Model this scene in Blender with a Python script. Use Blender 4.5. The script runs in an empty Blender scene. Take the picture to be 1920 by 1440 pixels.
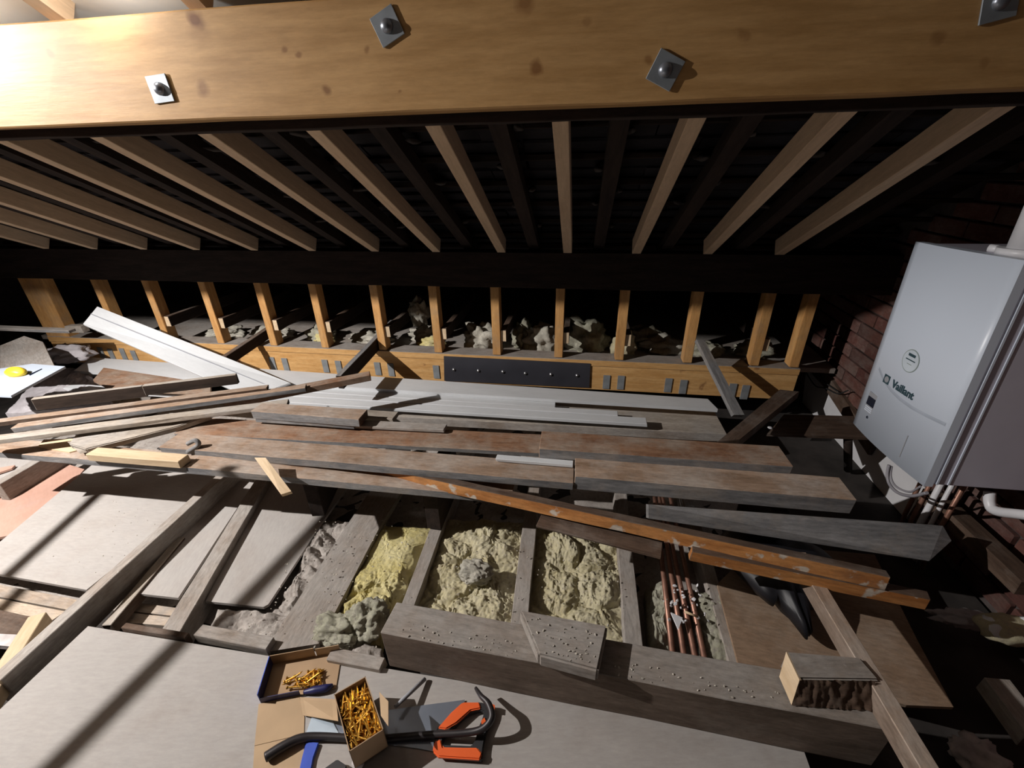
import bpy, bmesh, math, random
from mathutils import Vector, Matrix, noise
C = bpy.context.scene.collection
S = bpy.context.scene
random.seed(7)

# ---------------------------------------------------------------- camera, light, exposure
cam = bpy.data.cameras.new('camera'); co = bpy.data.objects.new('camera', cam); C.objects.link(co)
cam.sensor_width = 36; cam.lens = 36*830.0/1920; cam.clip_start = .02
co.matrix_world = Matrix(((0.988655, -0.050227, 0.141554, 0.000000), (0.148965, 0.448563, -0.881249, 0.000000), (-0.019233, 0.892339, 0.450957, 1.420000), (0.000000, 0.000000, 0.000000, 1.000000)))
S.camera = co
LAMP = Vector((-3.0, .45, 2.07))
w = bpy.data.worlds.new('loft_air'); S.world = w; w.use_nodes = True
w.node_tree.nodes['Background'].inputs[0].default_value = (.55, .45, .6, 1)
w.node_tree.nodes['Background'].inputs[1].default_value = .003
def lamp(name, kind, loc, power, color, radius, aim=None):
    l = bpy.data.lights.new(name, kind); l.energy = power; l.color = color
    if kind == 'AREA': l.size = radius
    else: l.shadow_soft_size = radius
    o = bpy.data.objects.new(name, l); C.objects.link(o); o.location = loc
    if aim is not None: o.rotation_euler = (Vector(aim)-Vector(loc)).to_track_quat('-Z', 'Y').to_euler()
    return o
wl_ = lamp('work_lamp', 'SPOT', LAMP, 500, (1, .95, .91), .018, LAMP+Vector((.50, .30, -.81))); wl_.data.spot_size = math.radians(132); wl_.data.spot_blend = .8
for bx_ in (-1.22, -1.72): lamp('added_lining_light', 'POINT', (bx_, 1.17, 1.81), 1.5, (1, .96, .9), .03)  # unseen lights added above the beam to whiten the roof lining
tl = lamp('added_fill_spot', 'SPOT', (-.9, -.6, .2), 4.5, (1, .93, .86), .06, (-.35, 1.2, 1.5)); tl.data.spot_size = math.radians(96); tl.data.spot_blend = .5  # added fill from behind the viewer, lifts the rafter undersides
vs = S.view_settings; vs.view_transform = 'Standard'; vs.look = 'None'; vs.gamma = 1; vs.use_curve_mapping = False
vs.exposure = 0.0

# ---------------------------------------------------------------- materials
def nt(name):
    m = bpy.data.materials.new(name); m.use_nodes = True; t = m.node_tree
    return m, t.nodes, t.links, t.nodes['Principled BSDF']
def plain(name, col, rough=.6, metal=0., var=.12, scale=14, bump=.0, col2=None, spec=.5):
    m, n, l, b = nt(name)
    tc = n.new('ShaderNodeTexCoord'); x = n.new('ShaderNodeTexNoise'); x.inputs['Scale'].default_value = scale; x.inputs['Detail'].default_value = 6
    l.new(tc.outputs['Object'], x.inputs['Vector'])
    r = n.new('ShaderNodeValToRGB'); c2 = col2 or tuple(c*(1-var) for c in col)
    r.color_ramp.elements[0].color = (*c2, 1); r.color_ramp.elements[1].color = (*col, 1)
    r.color_ramp.elements[0].position = .35; r.color_ramp.elements[1].position = .65
    l.new(x.outputs['Fac'], r.inputs['Fac']); l.new(r.outputs['Color'], b.inputs['Base Color'])
    b.inputs['Roughness'].default_value = rough; b.inputs['Metallic'].default_value = metal; b.inputs['Specular IOR Level'].default_value = spec
    if bump:
        bp = n.new('ShaderNodeBump'); bp.inputs['Strength'].default_value = bump; bp.inputs['Distance'].default_value = .01
        l.new(x.outputs['Fac'], bp.inputs['Height']); l.new(bp.outputs['Normal'], b.inputs['Normal'])
    return m
def wood(name, c1, c2, dust=None, dustamt=.5, rough=.8, grain=9, bump=.25, knots=(), rnd=.12, spots=None, spec=.3, fine=.35):
    m, n, l, b = nt(name)
    tc = n.new('ShaderNodeTexCoord'); oi = n.new('ShaderNodeObjectInfo')
    ad = n.new('ShaderNodeVectorMath'); ad.operation = 'ADD'
    sc = n.new('ShaderNodeVectorMath'); sc.operation = 'SCALE'; sc.inputs[0].default_value = (7, 5, 3); l.new(oi.outputs['Random'], sc.inputs['Scale'])
    l.new(tc.outputs['Object'], ad.inputs[0]); l.new(sc.outputs[0], ad.inputs[1])
    mp = n.new('ShaderNodeMapping'); mp.inputs['Scale'].default_value = (1.0, grain, grain); l.new(ad.outputs[0], mp.inputs[0])
    x = n.new('ShaderNodeTexNoise'); x.inputs['Scale'].default_value = 4; x.inputs['Detail'].default_value = 9; x.inputs['Roughness'].default_value = .65
    l.new(mp.outputs[0], x.inputs['Vector'])
    r = n.new('ShaderNodeValToRGB'); r.color_ramp.elements[0].color = (*c1, 1); r.color_ramp.elements[1].color = (*c2, 1)
    r.color_ramp.elements[0].position = .36; r.color_ramp.elements[1].position = .64
    l.new(x.outputs['Fac'], r.inputs['Fac']); out = r.outputs['Color']
    def mix(fac, a, col):
        q = n.new('ShaderNodeMix'); q.data_type = 'RGBA'
        l.new(fac, q.inputs['Factor']); l.new(a, q.inputs['A'])
        if isinstance(col, tuple): q.inputs['B'].default_value = (*col, 1)
        else: l.new(col, q.inputs['B'])
        return q.outputs['Result']
    for (kx, ky, kz, rad, dark) in knots:
        d = n.new('ShaderNodeVectorMath'); d.operation = 'DISTANCE'; d.inputs[1].default_value = (kx, ky, kz)
        wob = n.new('ShaderNodeTexNoise'); wob.inputs['Scale'].default_value = 18
        wv = n.new('ShaderNodeMixRGB'); wv.blend_type = 'LINEAR_LIGHT'; wv.inputs['Fac'].default_value = .02
        l.new(tc.outputs['Object'], wob.inputs['Vector']); l.new(tc.outputs['Object'], wv.inputs['Color1']); l.new(wob.outputs['Color'], wv.inputs['Color2'])
        l.new(wv.outputs[0], d.inputs[0])
        rr = n.new('ShaderNodeMapRange'); rr.inputs['From Min'].default_value = rad*.55; rr.inputs['From Max'].default_value = rad*1.25
        rr.inputs['To Min'].default_value = dark; rr.inputs['To Max'].default_value = 0; l.new(d.outputs['Value'], rr.inputs['Value'])
        out = mix(rr.outputs[0], out, (c1[0]*.42, c1[1]*.27, c1[2]*.18))
    if spots:
        y = n.new('ShaderNodeTexNoise'); y.inputs['Scale'].default_value = spots[2]; y.inputs['Detail'].default_value = 5; l.new(ad.outputs[0], y.inputs['Vector'])
        rs = n.new('ShaderNodeMapRange'); rs.inputs['From Min'].default_value = spots[1]; rs.inputs['From Max'].default_value = spots[1]+.05; l.new(y.outputs['Fac'], rs.inputs['Value'])
        out = mix(rs.outputs[0], out, spots[0])
    if dust:
        z = n.new('ShaderNodeTexNoise'); z.inputs['Scale'].default_value = 5; z.inputs['Detail'].default_value = 7; z.inputs['Roughness'].default_value = .7; l.new(ad.outputs[0], z.inputs['Vector'])
        rz = n.new('ShaderNodeMapRange'); rz.inputs['From Min'].default_value = .6-dustamt*.35; rz.inputs['From Max'].default_value = .85-dustamt*.35
        rz.inputs['To Max'].default_value = .85; l.new(z.outputs['Fac'], rz.inputs['Value'])
        out = mix(rz.outputs[0], out, dust)
    if fine:
        mp2 = n.new('ShaderNodeMapping'); mp2.inputs['Scale'].default_value = (8, 34, 34); l.new(ad.outputs[0], mp2.inputs[0])
        x2 = n.new('ShaderNodeTexNoise'); x2.inputs['Scale'].default_value = 3.2; x2.inputs['Detail'].default_value = 10; x2.inputs['Roughness'].default_value = .75; l.new(mp2.outputs[0], x2.inputs['Vector'])
        r2 = n.new('ShaderNodeMapRange'); r2.inputs['From Min'].default_value = .3; r2.inputs['From Max'].default_value = .7; r2.inputs['To Min'].default_value = 1-fine; r2.inputs['To Max'].default_value = 1+fine*.6; l.new(x2.outputs['Fac'], r2.inputs['Value'])
        h2 = n.new('ShaderNodeHueSaturation'); l.new(r2.outputs[0], h2.inputs['Value']); l.new(out, h2.inputs['Color']); out = h2.outputs['Color']
    if rnd:
        h = n.new('ShaderNodeHueSaturation'); mr = n.new('ShaderNodeMapRange'); mr.inputs['To Min'].default_value = 1-rnd; mr.inputs['To Max'].default_value = 1+rnd
        l.new(oi.outputs['Random'], mr.inputs['Value']); l.new(mr.outputs[0], h.inputs['Value']); l.new(out, h.inputs['Color']); out = h.outputs['Color']
    l.new(out, b.inputs['Base Color']); b.inputs['Roughness'].default_value = rough; b.inputs['Specular IOR Level'].default_value = spec
    bp = n.new('ShaderNodeBump'); bp.inputs['Strength'].default_value = bump; bp.inputs['Distance'].default_value = .006
    l.new(x.outputs['Fac'], bp.inputs['Height']); l.new(bp.outputs['Normal'], b.inputs['Normal'])
    return m
GREYDUST = (.36, .335, .31)
BEAM0 = Vector((-1.1, 1.285, 1.65))
M = {}
M['beam'] = wood('beam_pine', (.40, .225, .085), (.52, .31, .13), rough=.5, fine=.12, grain=10, bump=.12, rnd=0, knots=((2.926, 0.214, 0.000, 0.022, 0.95), (2.926, 0.188, 0.000, 0.030, 0.25), (2.895, 0.072, 0.000, 0.020, 0.60), (3.237, 0.053, 0.000, 0.011, 0.70), (3.145, 0.147, 0.000, 0.010, 0.60), (3.184, 0.133, 0.000, 0.008, 0.60), (2.478, 0.165, 0.000, 0.014, 0.40), (3.770, 0.076, 0.000, 0.017, 0.70), (3.358, 0.127, 0.000, 0.009, 0.50), (3.748, 0.196, 0.000, 0.020, 0.60), (3.437, 0.046, 0.000, 0.007, 0.50), (3.884, 0.159, 0.000, 0.012, 0.30), (4.024, 0.087, 0.000, 0.009, 0.50), (4.222, 0.114, 0.000, 0.012, 0.35), (4.603, 0.091, 0.000, 0.013, 0.40), (4.708, 0.046, 0.000, 0.010, 0.30)))
M['pine'] = wood('new_pine', (.62, .45, .30), (.72, .54, .37), rough=.65, grain=12, bump=.1, rnd=.07, fine=.14)
M['strut'] = wood('strut_pine', (.50, .25, .085), (.66, .37, .14), rough=.6, grain=8, bump=.15, dust=(.42, .28, .16), dustamt=.3, fine=.2)
M['eaves'] = wood('eaves_pine', (.54, .29, .10), (.68, .41, .17), rough=.6, grain=9, bump=.12, rnd=.04, spots=((.26, .12, .05), .66, 7), fine=.18)
M['cut'] = wood('sawn_pine', (.58, .43, .27), (.68, .53, .36), rough=.7, grain=10, bump=.1, fine=.12)
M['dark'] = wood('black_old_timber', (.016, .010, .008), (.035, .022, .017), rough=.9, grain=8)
M['brown'] = wood('brown_old_timber', (.07, .042, .028), (.13, .085, .06), dust=(.2, .165, .14), dustamt=.35, rough=.85, grain=8)
M['redtop'] = wood('reddish_sawn_timber', (.20, .095, .05), (.33, .185, .11), dust=(.38, .32, .26), dustamt=.55, rough=.85, grain=7)
M['greyside'] = wood('grey_weathered_timber', (.15, .15, .155), (.29, .285, .285), dust=(.33, .28, .235), dustamt=.3, rough=.9, grain=9)
M['dustwood'] = wood('dusty_timber', (.22, .175, .14), (.33, .28, .24), dust=GREYDUST, dustamt=.8, rough=.95, grain=7, spots=((.5, .46, .4), .70, 30))
M['stacktop'] = wood('dusty_brown_top', (.24, .155, .10), (.40, .28, .20), dust=(.43, .37, .32), dustamt=.55, rough=.9, grain=7)
M['crossface'] = wood('brown_timber_face', (.17, .125, .095), (.25, .19, .15), dust=(.32, .27, .23), dustamt=.2, rough=.9, grain=6)
M['paleboard'] = wood('pale_dry_board', (.28, .235, .19), (.42, .37, .315), dust=GREYDUST, dustamt=.5, rough=.9, grain=7)
M['ply'] = wood('dusty_grey_sheet', (.34, .305, .28), (.42, .39, .365), dust=(.40, .378, .36), dustamt=.9, rough=.8, grain=1.6, bump=.08, rnd=.05, fine=.12)
M['hardboard'] = wood('brown_hardboard', (.24, .16, .105), (.31, .215, .145), dust=(.34, .27, .21), dustamt=.3, rough=.8, grain=2, bump=.05)
M['pinkboard'] = wood('pink_plasterboard', (.42, .245, .185), (.50, .31, .245), dust=(.40, .31, .28), dustamt=.15, rough=.85, grain=1.5, bump=.05, fine=.08)
M['laths'] = wood('bare_lath', (.40, .31, .235), (.50, .405, .315), dust=GREYDUST, dustamt=.4, rough=.9, grain=8)
M['painted'] = wood('peeling_orange_timber', (.42, .16, .045), (.62, .29, .10), dust=(.18, .10, .06), dustamt=.25, rough=.7, grain=5, spots=((.62, .54, .45), .60, 17))
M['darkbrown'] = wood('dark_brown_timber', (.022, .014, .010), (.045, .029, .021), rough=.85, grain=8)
M['white'] = wood('white_painted_board', (.57, .585, .60), (.63, .645, .66), rough=.5, grain=3, bump=.02, rnd=.02, fine=.06, spots=((.6, .58, .55), .75, 6))
M['whiteblue'] = plain('pale_blue_white_panel', (.50, .56, .65), .5, var=.05)
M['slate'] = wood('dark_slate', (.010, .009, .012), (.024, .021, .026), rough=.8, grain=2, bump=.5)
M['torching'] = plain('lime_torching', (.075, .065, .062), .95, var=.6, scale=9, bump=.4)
M['lining'] = plain('white_roof_lining', (.88, .88, .86), .8, var=.04)
M['brick'] = wood('red_brick', (.09, .035, .03), (.15, .065, .05), dust=(.2, .15, .13), dustamt=.45, rough=.95, grain=1.2, bump=.5, rnd=.3)
M['mortar'] = plain('lime_mortar', (.10, .08, .075), .95, var=.4, scale=20, bump=.4)
M['plaster'] = plain('white_plaster', (.72, .72, .74), .8, var=.12, scale=6, bump=.1)
M['lathfloor'] = plain('shade_toned_dusty_plaster', (.05, .042, .038), .95, var=.5, scale=9, bump=.6)  # shadow at the boiler foot is put into this dark base colour
M['steel'] = plain('dark_steel_plate', (.055, .055, .068), .45, .35, var=.15, scale=8)
M['galv'] = plain('galvanised_steel', (.40, .44, .48), .4, .55, var=.25, scale=20)
M['strap'] = plain('grey_steel_strap', (.29, .31, .325), .6, .2, var=.3, scale=16)
M['bolt'] = plain('bright_bolt', (.7, .7, .72), .25, .9)
M['boltgrey'] = plain('grey_bolt_head', (.26, .28, .32), .35, .7)
M['enamel'] = plain('white_enamel', (.64, .71, .82), .35, var=.02, scale=3)
M['lip'] = plain('shut_line_shadow_grey', (.40, .45, .53), .5)
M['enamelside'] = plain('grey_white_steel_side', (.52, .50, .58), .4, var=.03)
M['greyplastic'] = plain('grey_plastic', (.33, .34, .37), .5)
M['screen'] = plain('dark_display', (.01, .015, .03), .15)
M['ink'] = plain('dark_green_print', (.03, .07, .09), .5)
M['inkpale'] = plain('pale_olive_print', (.27, .33, .31), .5)
M['stickerface'] = plain('sticker_white', (.62, .70, .78), .4)
M['copper'] = plain('dull_copper_pipe', (.40, .21, .15), .45, .5, var=.35, scale=25)
M['whitepipe'] = plain('white_plastic_pipe', (.75, .75, .78), .4)
M['cable'] = plain('grey_cable', (.30, .29, .32), .5)
M['blackcable'] = plain('black_cable', (.03, .03, .03), .5)
M['bag'] = plain('black_bin_bag', (.010, .010, .014), .5, var=.3, scale=5)
M['yellow'] = plain('yellow_plastic', (.85, .60, .04), .4, var=.1)
M['card'] = plain('brown_cardboard', (.47, .33, .20), .85, var=.12, scale=10)
M['cardin'] = plain('brown_cardboard_inside', (.40, .27, .16), .85, var=.15, scale=10)
M['blue'] = plain('blue_print', (.025, .08, .52), .45, var=.2)
M['navy'] = plain('navy_print', (.015, .018, .10), .45)
M['brass'] = plain('yellow_passivated_screw', (.85, .50, .10), .28, .85, var=.3, scale=60)
M['orange'] = plain('orange_plastic', (.80, .125, .025), .45, var=.06)
M['rubber'] = plain('black_rubber', (.022, .022, .025), .6)
M['iron'] = plain('black_forged_iron', (.035, .03, .032), .45, .3, var=.3)
M['blade'] = plain('blue_grey_saw_steel', (.26, .30, .37), .35, .6, var=.15, scale=8)
M['steelblue'] = plain('pale_blue_steel', (.48, .58, .68), .35, .3)
M['concrete'] = plain('crumbly_offwhite', (.6, .56, .55), .95, var=.4, scale=18, bump=.5)
M['chip'] = plain('pale_chips', (.62, .58, .5), .9, var=.5, scale=8)
def fluffmat(name, c1, c2, c3, amt):
    m, n, l, b = nt(name); tc = n.new('ShaderNodeTexCoord')
    x = n.new('ShaderNodeTexNoise'); x.inputs['Scale'].default_value = 9; x.inputs['Detail'].default_value = 10; x.inputs['Roughness'].default_value = .7
    y = n.new('ShaderNodeTexNoise'); y.inputs['Scale'].default_value = 60; y.inputs['Detail'].default_value = 8; y.inputs['Roughness'].default_value = .8
    l.new(tc.outputs['Object'], x.inputs['Vector']); l.new(tc.outputs['Object'], y.inputs['Vector'])
    r = n.new('ShaderNodeValToRGB'); e = r.color_ramp.elements; e[0].color = (*c1, 1); e[1].color = (*c2, 1); e[0].position = .4; e[1].position = .62
    l.new(x.outputs['Fac'], r.inputs['Fac'])
    mr = n.new('ShaderNodeMapRange'); mr.inputs['From Min'].default_value = .62-amt*.3; mr.inputs['From Max'].default_value = .75-amt*.3; mr.inputs['To Max'].default_value = .8
    l.new(y.outputs['Fac'], mr.inputs['Value'])
    q = n.new('ShaderNodeMix'); q.data_type = 'RGBA'; l.new(mr.outputs[0], q.inputs['Factor']); l.new(r.outputs['Color'], q.inputs['A']); q.inputs['B'].default_value = (*c3, 1)
    l.new(q.outputs['Result'], b.inputs['Base Color']); b.inputs['Roughness'].default_value = 1; b.inputs['Specular IOR Level'].default_value = .1
    bp = n.new('ShaderNodeBump'); bp.inputs['Strength'].default_value = .7; bp.inputs['Distance'].default_value = .012
    l.new(y.outputs['Fac'], bp.inputs['Height']); l.new(bp.outputs['Normal'], b.inputs['Normal'])
    return m
M['yelwool'] = fluffmat('yellow_glass_wool', (.64, .55, .23), (.72, .65, .36), (.46, .42, .30), .3)
M['duswool'] = fluffmat('dusty_glass_wool', (.56, .50, .31), (.66, .61, .43), (.44, .39, .32), .4)
M['greywool'] = fluffmat('grey_green_wool', (.38, .37, .28), (.50, .49, .39), (.26, .24, .21), .5)
M['palewool'] = fluffmat('pale_grey_wool', (.48, .46, .39), (.60, .57, .49), (.3, .28, .25), .4)
M['debris'] = fluffmat('grey_debris', (.40, .36, .33), (.54, .50, .46), (.27, .23, .20), .4)
M['dustcloth'] = fluffmat('dusty_grey_cloth', (.46, .43, .45), (.56, .53, .55), (.4, .37, .38), .2)

# ---------------------------------------------------------------- builders
def tag(o, label, cat, group=None, kind=None):
    o['label'] = label; o['category'] = cat
    if group: o['group'] = group
    if kind: o['kind'] = kind
    return o
def link(name, me, mats, parent=None, mat=None):
    o = bpy.data.objects.new(name, me); C.objects.link(o)
    if not me.materials:
        for m in ([mats] if isinstance(mats, str) else mats): me.materials.append(M[m])
    if mat is not None: o.matrix_world = mat
    if parent is not None:
        o.parent = parent
    return o
def empty(name, loc, mat=None):
    o = bpy.data.objects.new(name, None); C.objects.link(o); o.empty_display_size = .05
    if mat is not None: o.matrix_world = mat
    else: o.location = loc
    return o
def frame(a, x, y):
    x = Vector(x).normalized(); y = Vector(y); y = (y - x*y.dot(x)).normalized(); z = x.cross(y)
    m = Matrix((x, y, z)).transposed().to_4x4(); m.translation = Vector(a); return m
def board_mesh(name, L, w, t, seg=1, rough=0., bev=.002, cut=0., seed=0):
    """x 0..L, y 0..w, z -t..0; material 0 top and bottom, 1 long sides, 2 ends"""
    rng = random.Random(seed*13+5); bm = bmesh.new(); rings = []
    for i in range(seg+1):
        x = L*i/seg; r = []
        for (y, z) in ((0, 0), (w, 0), (w, -t), (0, -t)):
            dx = 0
            if i in (0, seg): dx = rng.uniform(-cut, cut)
            j = Vector((dx, rng.uniform(-rough, rough), rng.uniform(-rough, rough)*.6))
            r.append(bm.verts.new(Vector((x, y, z))+j))
        rings.append(r)
    for i in range(seg):
        a, b = rings[i], rings[i+1]
        for k in range(4):
            f = bm.faces.new((a[k], b[k], b[(k+1) % 4], a[(k+1) % 4])); f.material_index = 0 if k in (0, 2) else 1
    f = bm.faces.new(rings[0]); f.material_index = 2
    f = bm.faces.new(rings[-1][::-1]); f.material_index = 2
    bmesh.ops.recalc_face_normals(bm, faces=bm.faces[:])
    if bev: bmesh.ops.bevel(bm, geom=[e for e in bm.edges if len(e.link_faces) == 2 and e.calc_face_angle(0) > .7], offset=bev, segments=1, affect='EDGES', clamp_overlap=True)
    me = bpy.data.meshes.new(name); bm.to_mesh(me); bm.free(); return me
_sd = [0]
def board(name, a, b, w, t, mats, label, cat, group=None, seg=None, rough=.0015, bev=.002, roll=0., cut=.003, parent=None, ext=0):
    """a,b: ends of the near top edge; width runs away from the viewer (horizontal, rolled by roll degrees), thickness goes down"""
    a, b = Vector(a), Vector(b); d = b-a
    if ext: b = b+d.normalized()*ext; d = b-a
    y = Vector((0, 0, 1)).cross(d).normalized(); up = d.normalized().cross(y)
    if roll: y = Matrix.Rotation(math.radians(roll), 3, d.normalized()) @ y
    L = d.length; _sd[0] += 1
    if seg is None: seg = max(1, int(L/.18)) if rough else 1
    me = board_mesh(name, L, w, t, seg, rough, bev, cut, _sd[0])
    if isinstance(mats, str): mats = [mats]*3
    if len(mats) == 2: mats = [mats[0], mats[1], mats[1]]
    o = link(name, me, mats, mat=frame(a, d, y))
    if label: tag(o, label, cat, group)
    if parent: o.parent = parent; o.matrix_parent_inverse = parent.matrix_world.inverted()
    return o
def box(name, lo, hi, mat, parent=None, bev=.0, label=None, cat=None, group=None, kind=None, rot=None):
    """axis-aligned box; origin at its centre"""
    lo, hi = Vector(lo), Vector(hi); c = (lo+hi)/2; h = (hi-lo)/2
    bm = bmesh.new(); bmesh.ops.create_cube(bm, size=2); bmesh.ops.scale(bm, vec=h, verts=bm.verts)
    if bev: bmesh.ops.bevel(bm, geom=bm.edges[:], offset=bev, segments=2, affect='EDGES')
    me = bpy.data.meshes.new(name); bm.to_mesh(me); bm.free()
    o = link(name, me, mat); o.location = c
    if rot: o.rotation_euler = rot
    if parent: o.parent = parent; bpy.context.view_layer.update(); o.matrix_parent_inverse = parent.matrix_world.inverted()
    if label: tag(o, label, cat, group)
    if kind: o['kind'] = kind
    return o
def slab(name, pts, t, mat, label=None, cat=None, group=None, kind=None, parent=None, n=None, bev=.0, holes=None):
    """polygon (top face, world points) thickened by t against its normal (made to look up / to the viewer)"""
    pts = [Vector(p) for p in pts]; c = sum(pts, Vector())/len(pts)
    nn = Vector()
    for i in range(len(pts)):
        nn += (pts[i]-c).cross(pts[(i+1) % len(pts)]-c)
    nn.normalize(); view = Vector((0, -.3, 1)) if n is None else Vector(n)
    if nn.dot(view) < 0: pts = pts[::-1]; nn = -nn
    bm = bmesh.new(); mw = frame(c, max((pts[(i+1) % len(pts)]-pts[i] for i in range(len(pts))), key=lambda v: v.length), nn.cross(max((pts[(i+1) % len(pts)]-pts[i] for i in range(len(pts))), key=lambda v: v.length)))
    inv = mw.inverted()
    top = [bm.verts.new(inv @ p) for p in pts]; bot = [bm.verts.new(inv @ (p-nn*t)) for p in pts]
    k = len(pts); bm.faces.new(top); bm.faces.new(bot[::-1])
    for i in range(k): bm.faces.new((top[i], bot[i], bot[(i+1) % k], top[(i+1) % k]))
    bmesh.ops.recalc_face_normals(bm, faces=bm.faces[:])
    if bev: bmesh.ops.bevel(bm, geom=[e for e in bm.edges if e.calc_face_angle(0) > .6], offset=bev, segments=2, affect='EDGES', clamp_overlap=True)
    me = bpy.data.meshes.new(name); bm.to_mesh(me); bm.free()
    o = link(name, me, mat, mat=mw)
    if parent: bpy.context.view_layer.update(); o.parent = parent; o.matrix_parent_inverse = parent.matrix_world.inverted()
    if label: tag(o, label, cat, group)
    if kind: o['kind'] = kind
    return o
def tube(name, pts, r, mat, parent=None, label=None, cat=None, group=None, res=8, smooth=True, caps=True):
    """round bar along points (smoothed); r number or list"""
    P = [Vector(p) for p in pts]; R = r if isinstance(r, (list, tuple)) else [r]*len(P)
    if smooth and len(P) > 2:
        Q, RR = [], []
        for i in range(len(P)-1):
            p0, p1, p2, p3 = P[max(i-1, 0)], P[i], P[i+1], P[min(i+2, len(P)-1)]
            for s in range(6):
                u = s/6; Q.append(.5*((2*p1)+(-p0+p2)*u+(2*p0-5*p1+4*p2-p3)*u*u+(-p0+3*p1-3*p2+p3)*u**3)); RR.append(R[i]*(1-u)+R[i+1]*u)
        Q.append(P[-1]); RR.append(R[-1]); P, R = Q, RR
    c = P[0].copy(); bm = bmesh.new(); rings = []; prev = None
    for i, p in enumerate(P):
        d = (P[min(i+1, len(P)-1)]-P[max(i-1, 0)]).normalized()
        if prev is None: u = d.orthogonal().normalized()
        else: u = (prev-d*prev.dot(d)).normalized()
        prev = u; v = d.cross(u)
        rings.append([bm.verts.new(p-c+(u*math.cos(2*math.pi*k/res)+v*math.sin(2*math.pi*k/res))*R[i]) for k in range(res)])
    for a, b in zip(rings, rings[1:]):
        for k in range(res):
            f = bm.faces.new((a[k], a[(k+1) % res], b[(k+1) % res], b[k])); f.smooth = True
    bm.faces.new(rings[0][::-1]); bm.faces.new(rings[-1])
    bmesh.ops.recalc_face_normals(bm, faces=bm.faces[:])
    me = bpy.data.meshes.new(name); bm.to_mesh(me); bm.free()
    o = link(name, me, mat); o.location = c
    if parent: bpy.context.view_layer.update(); o.parent = parent; o.matrix_parent_inverse = parent.matrix_world.inverted()
    if label: tag(o, label, cat, group)
    return o
def dome(name, loc, nrm, r, h, mat, parent, res=14):
    bm = bmesh.new(); rings = []
    for i in range(5):
        a = i/5*math.pi/2
        rings.append([bm.verts.new((r*math.cos(a)*math.cos(2*math.pi*k/res), r*math.cos(a)*math.sin(2*math.pi*k/res), h*math.sin(a))) for k in range(res)])
    tip = bm.verts.new((0, 0, h))
    for a, b in zip(rings, rings[1:]):
        for k in range(res): bm.faces.new((a[k], a[(k+1) % res], b[(k+1) % res], b[k]))
    for k in range(res): bm.faces.new((rings[-1][k], rings[-1][(k+1) % res], tip))
    for f in bm.faces: f.smooth = True
    me = bpy.data.meshes.new(name); bm.to_mesh(me); bm.free()
    n = Vector(nrm).normalized(); x = n.orthogonal(); o = link(name, me, mat, mat=frame(loc, x, n.cross(x)))
    if parent: bpy.context.view_layer.update(); o.parent = parent; o.matrix_parent_inverse = parent.matrix_world.inverted()
    return o
def fluff(name, quad, h, mat, label, cat='insulation', nx=60, ny=40, seed=0, amp=.05, crease=1.0, base=None, group=None, f=7, parent=None, kind=None, under=.05, calm=0.):
    """torn quilt / heap: four corner points, domed by h and roughened by noise; has sides down by under"""
    q = [Vector(p) for p in quad]; c = sum(q, Vector())/4; off = Vector((seed*3.7, seed*1.9, seed*.7)); bm = bmesh.new(); g = []
    for j in range(ny+1):
        row = []
        for i in range(nx+1):
            u, v = i/nx, j/ny
            p = (q[0]*(1-u)+q[1]*u)*(1-v)+(q[3]*(1-u)+q[2]*u)*v
            e = min(1, 5*min(u, 1-u))*min(1, 6*min(v, 1-v)); e = e**.5
            n1 = noise.noise((p+off)*f); n2 = noise.fractal((p+off)*f*2.2, .55, 2.1, 6); n4 = noise.noise((p+off)*f*9)+.6*noise.noise((p-off)*f*17); n3 = 1-abs(noise.noise((p-off)*f*.8))*2
            ca = 1-calm*min(1, max(0, (v-.35)*5)); z = h*e*(.8+.2*n1*ca)+amp*ca*(.55*n1+.30*n2)*(.35+.65*e)+amp*.10*n4*(.4+.6*ca)-crease*ca*amp*max(0, n3-.72)*1.6*e
            s = Vector((noise.noise((p+off)*f*1.7+Vector((9, 0, 0))), noise.noise((p+off)*f*1.7+Vector((0, 9, 0))), 0))*amp*.5*(1 if 0 < i < nx and 0 < j < ny else .35)
            row.append(bm.verts.new(p-c+s+Vector((0, 0, z))))
        g.append(row)
    for j in range(ny):
        for i in range(nx):
            fc = bm.faces.new((g[j][i], g[j][i+1], g[j+1][i+1], g[j+1][i])); fc.smooth = True
    if under:
        edge = [g[0][i] for i in range(nx+1)]+[g[j][nx] for j in range(1, ny+1)]+[g[ny][i] for i in range(nx-1, -1, -1)]+[g[j][0] for j in range(ny-1, 0, -1)]
        low = [bm.verts.new((v.co.x, v.co.y, v.co.z-under)) for v in edge]
        for i in range(len(edge)):
            k = (i+1) % len(edge); bm.faces.new((edge[i], low[i], low[k], edge[k]))
    bmesh.ops.recalc_face_normals(bm, faces=bm.faces[:])
    me = bpy.data.meshes.new(name); bm.to_mesh(me); bm.free()
    o = link(name, me, mat); o.location = c
    if parent: o.parent = parent
    if label: tag(o, label, cat, group)
    if kind: o['kind'] = kind
    return o
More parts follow.
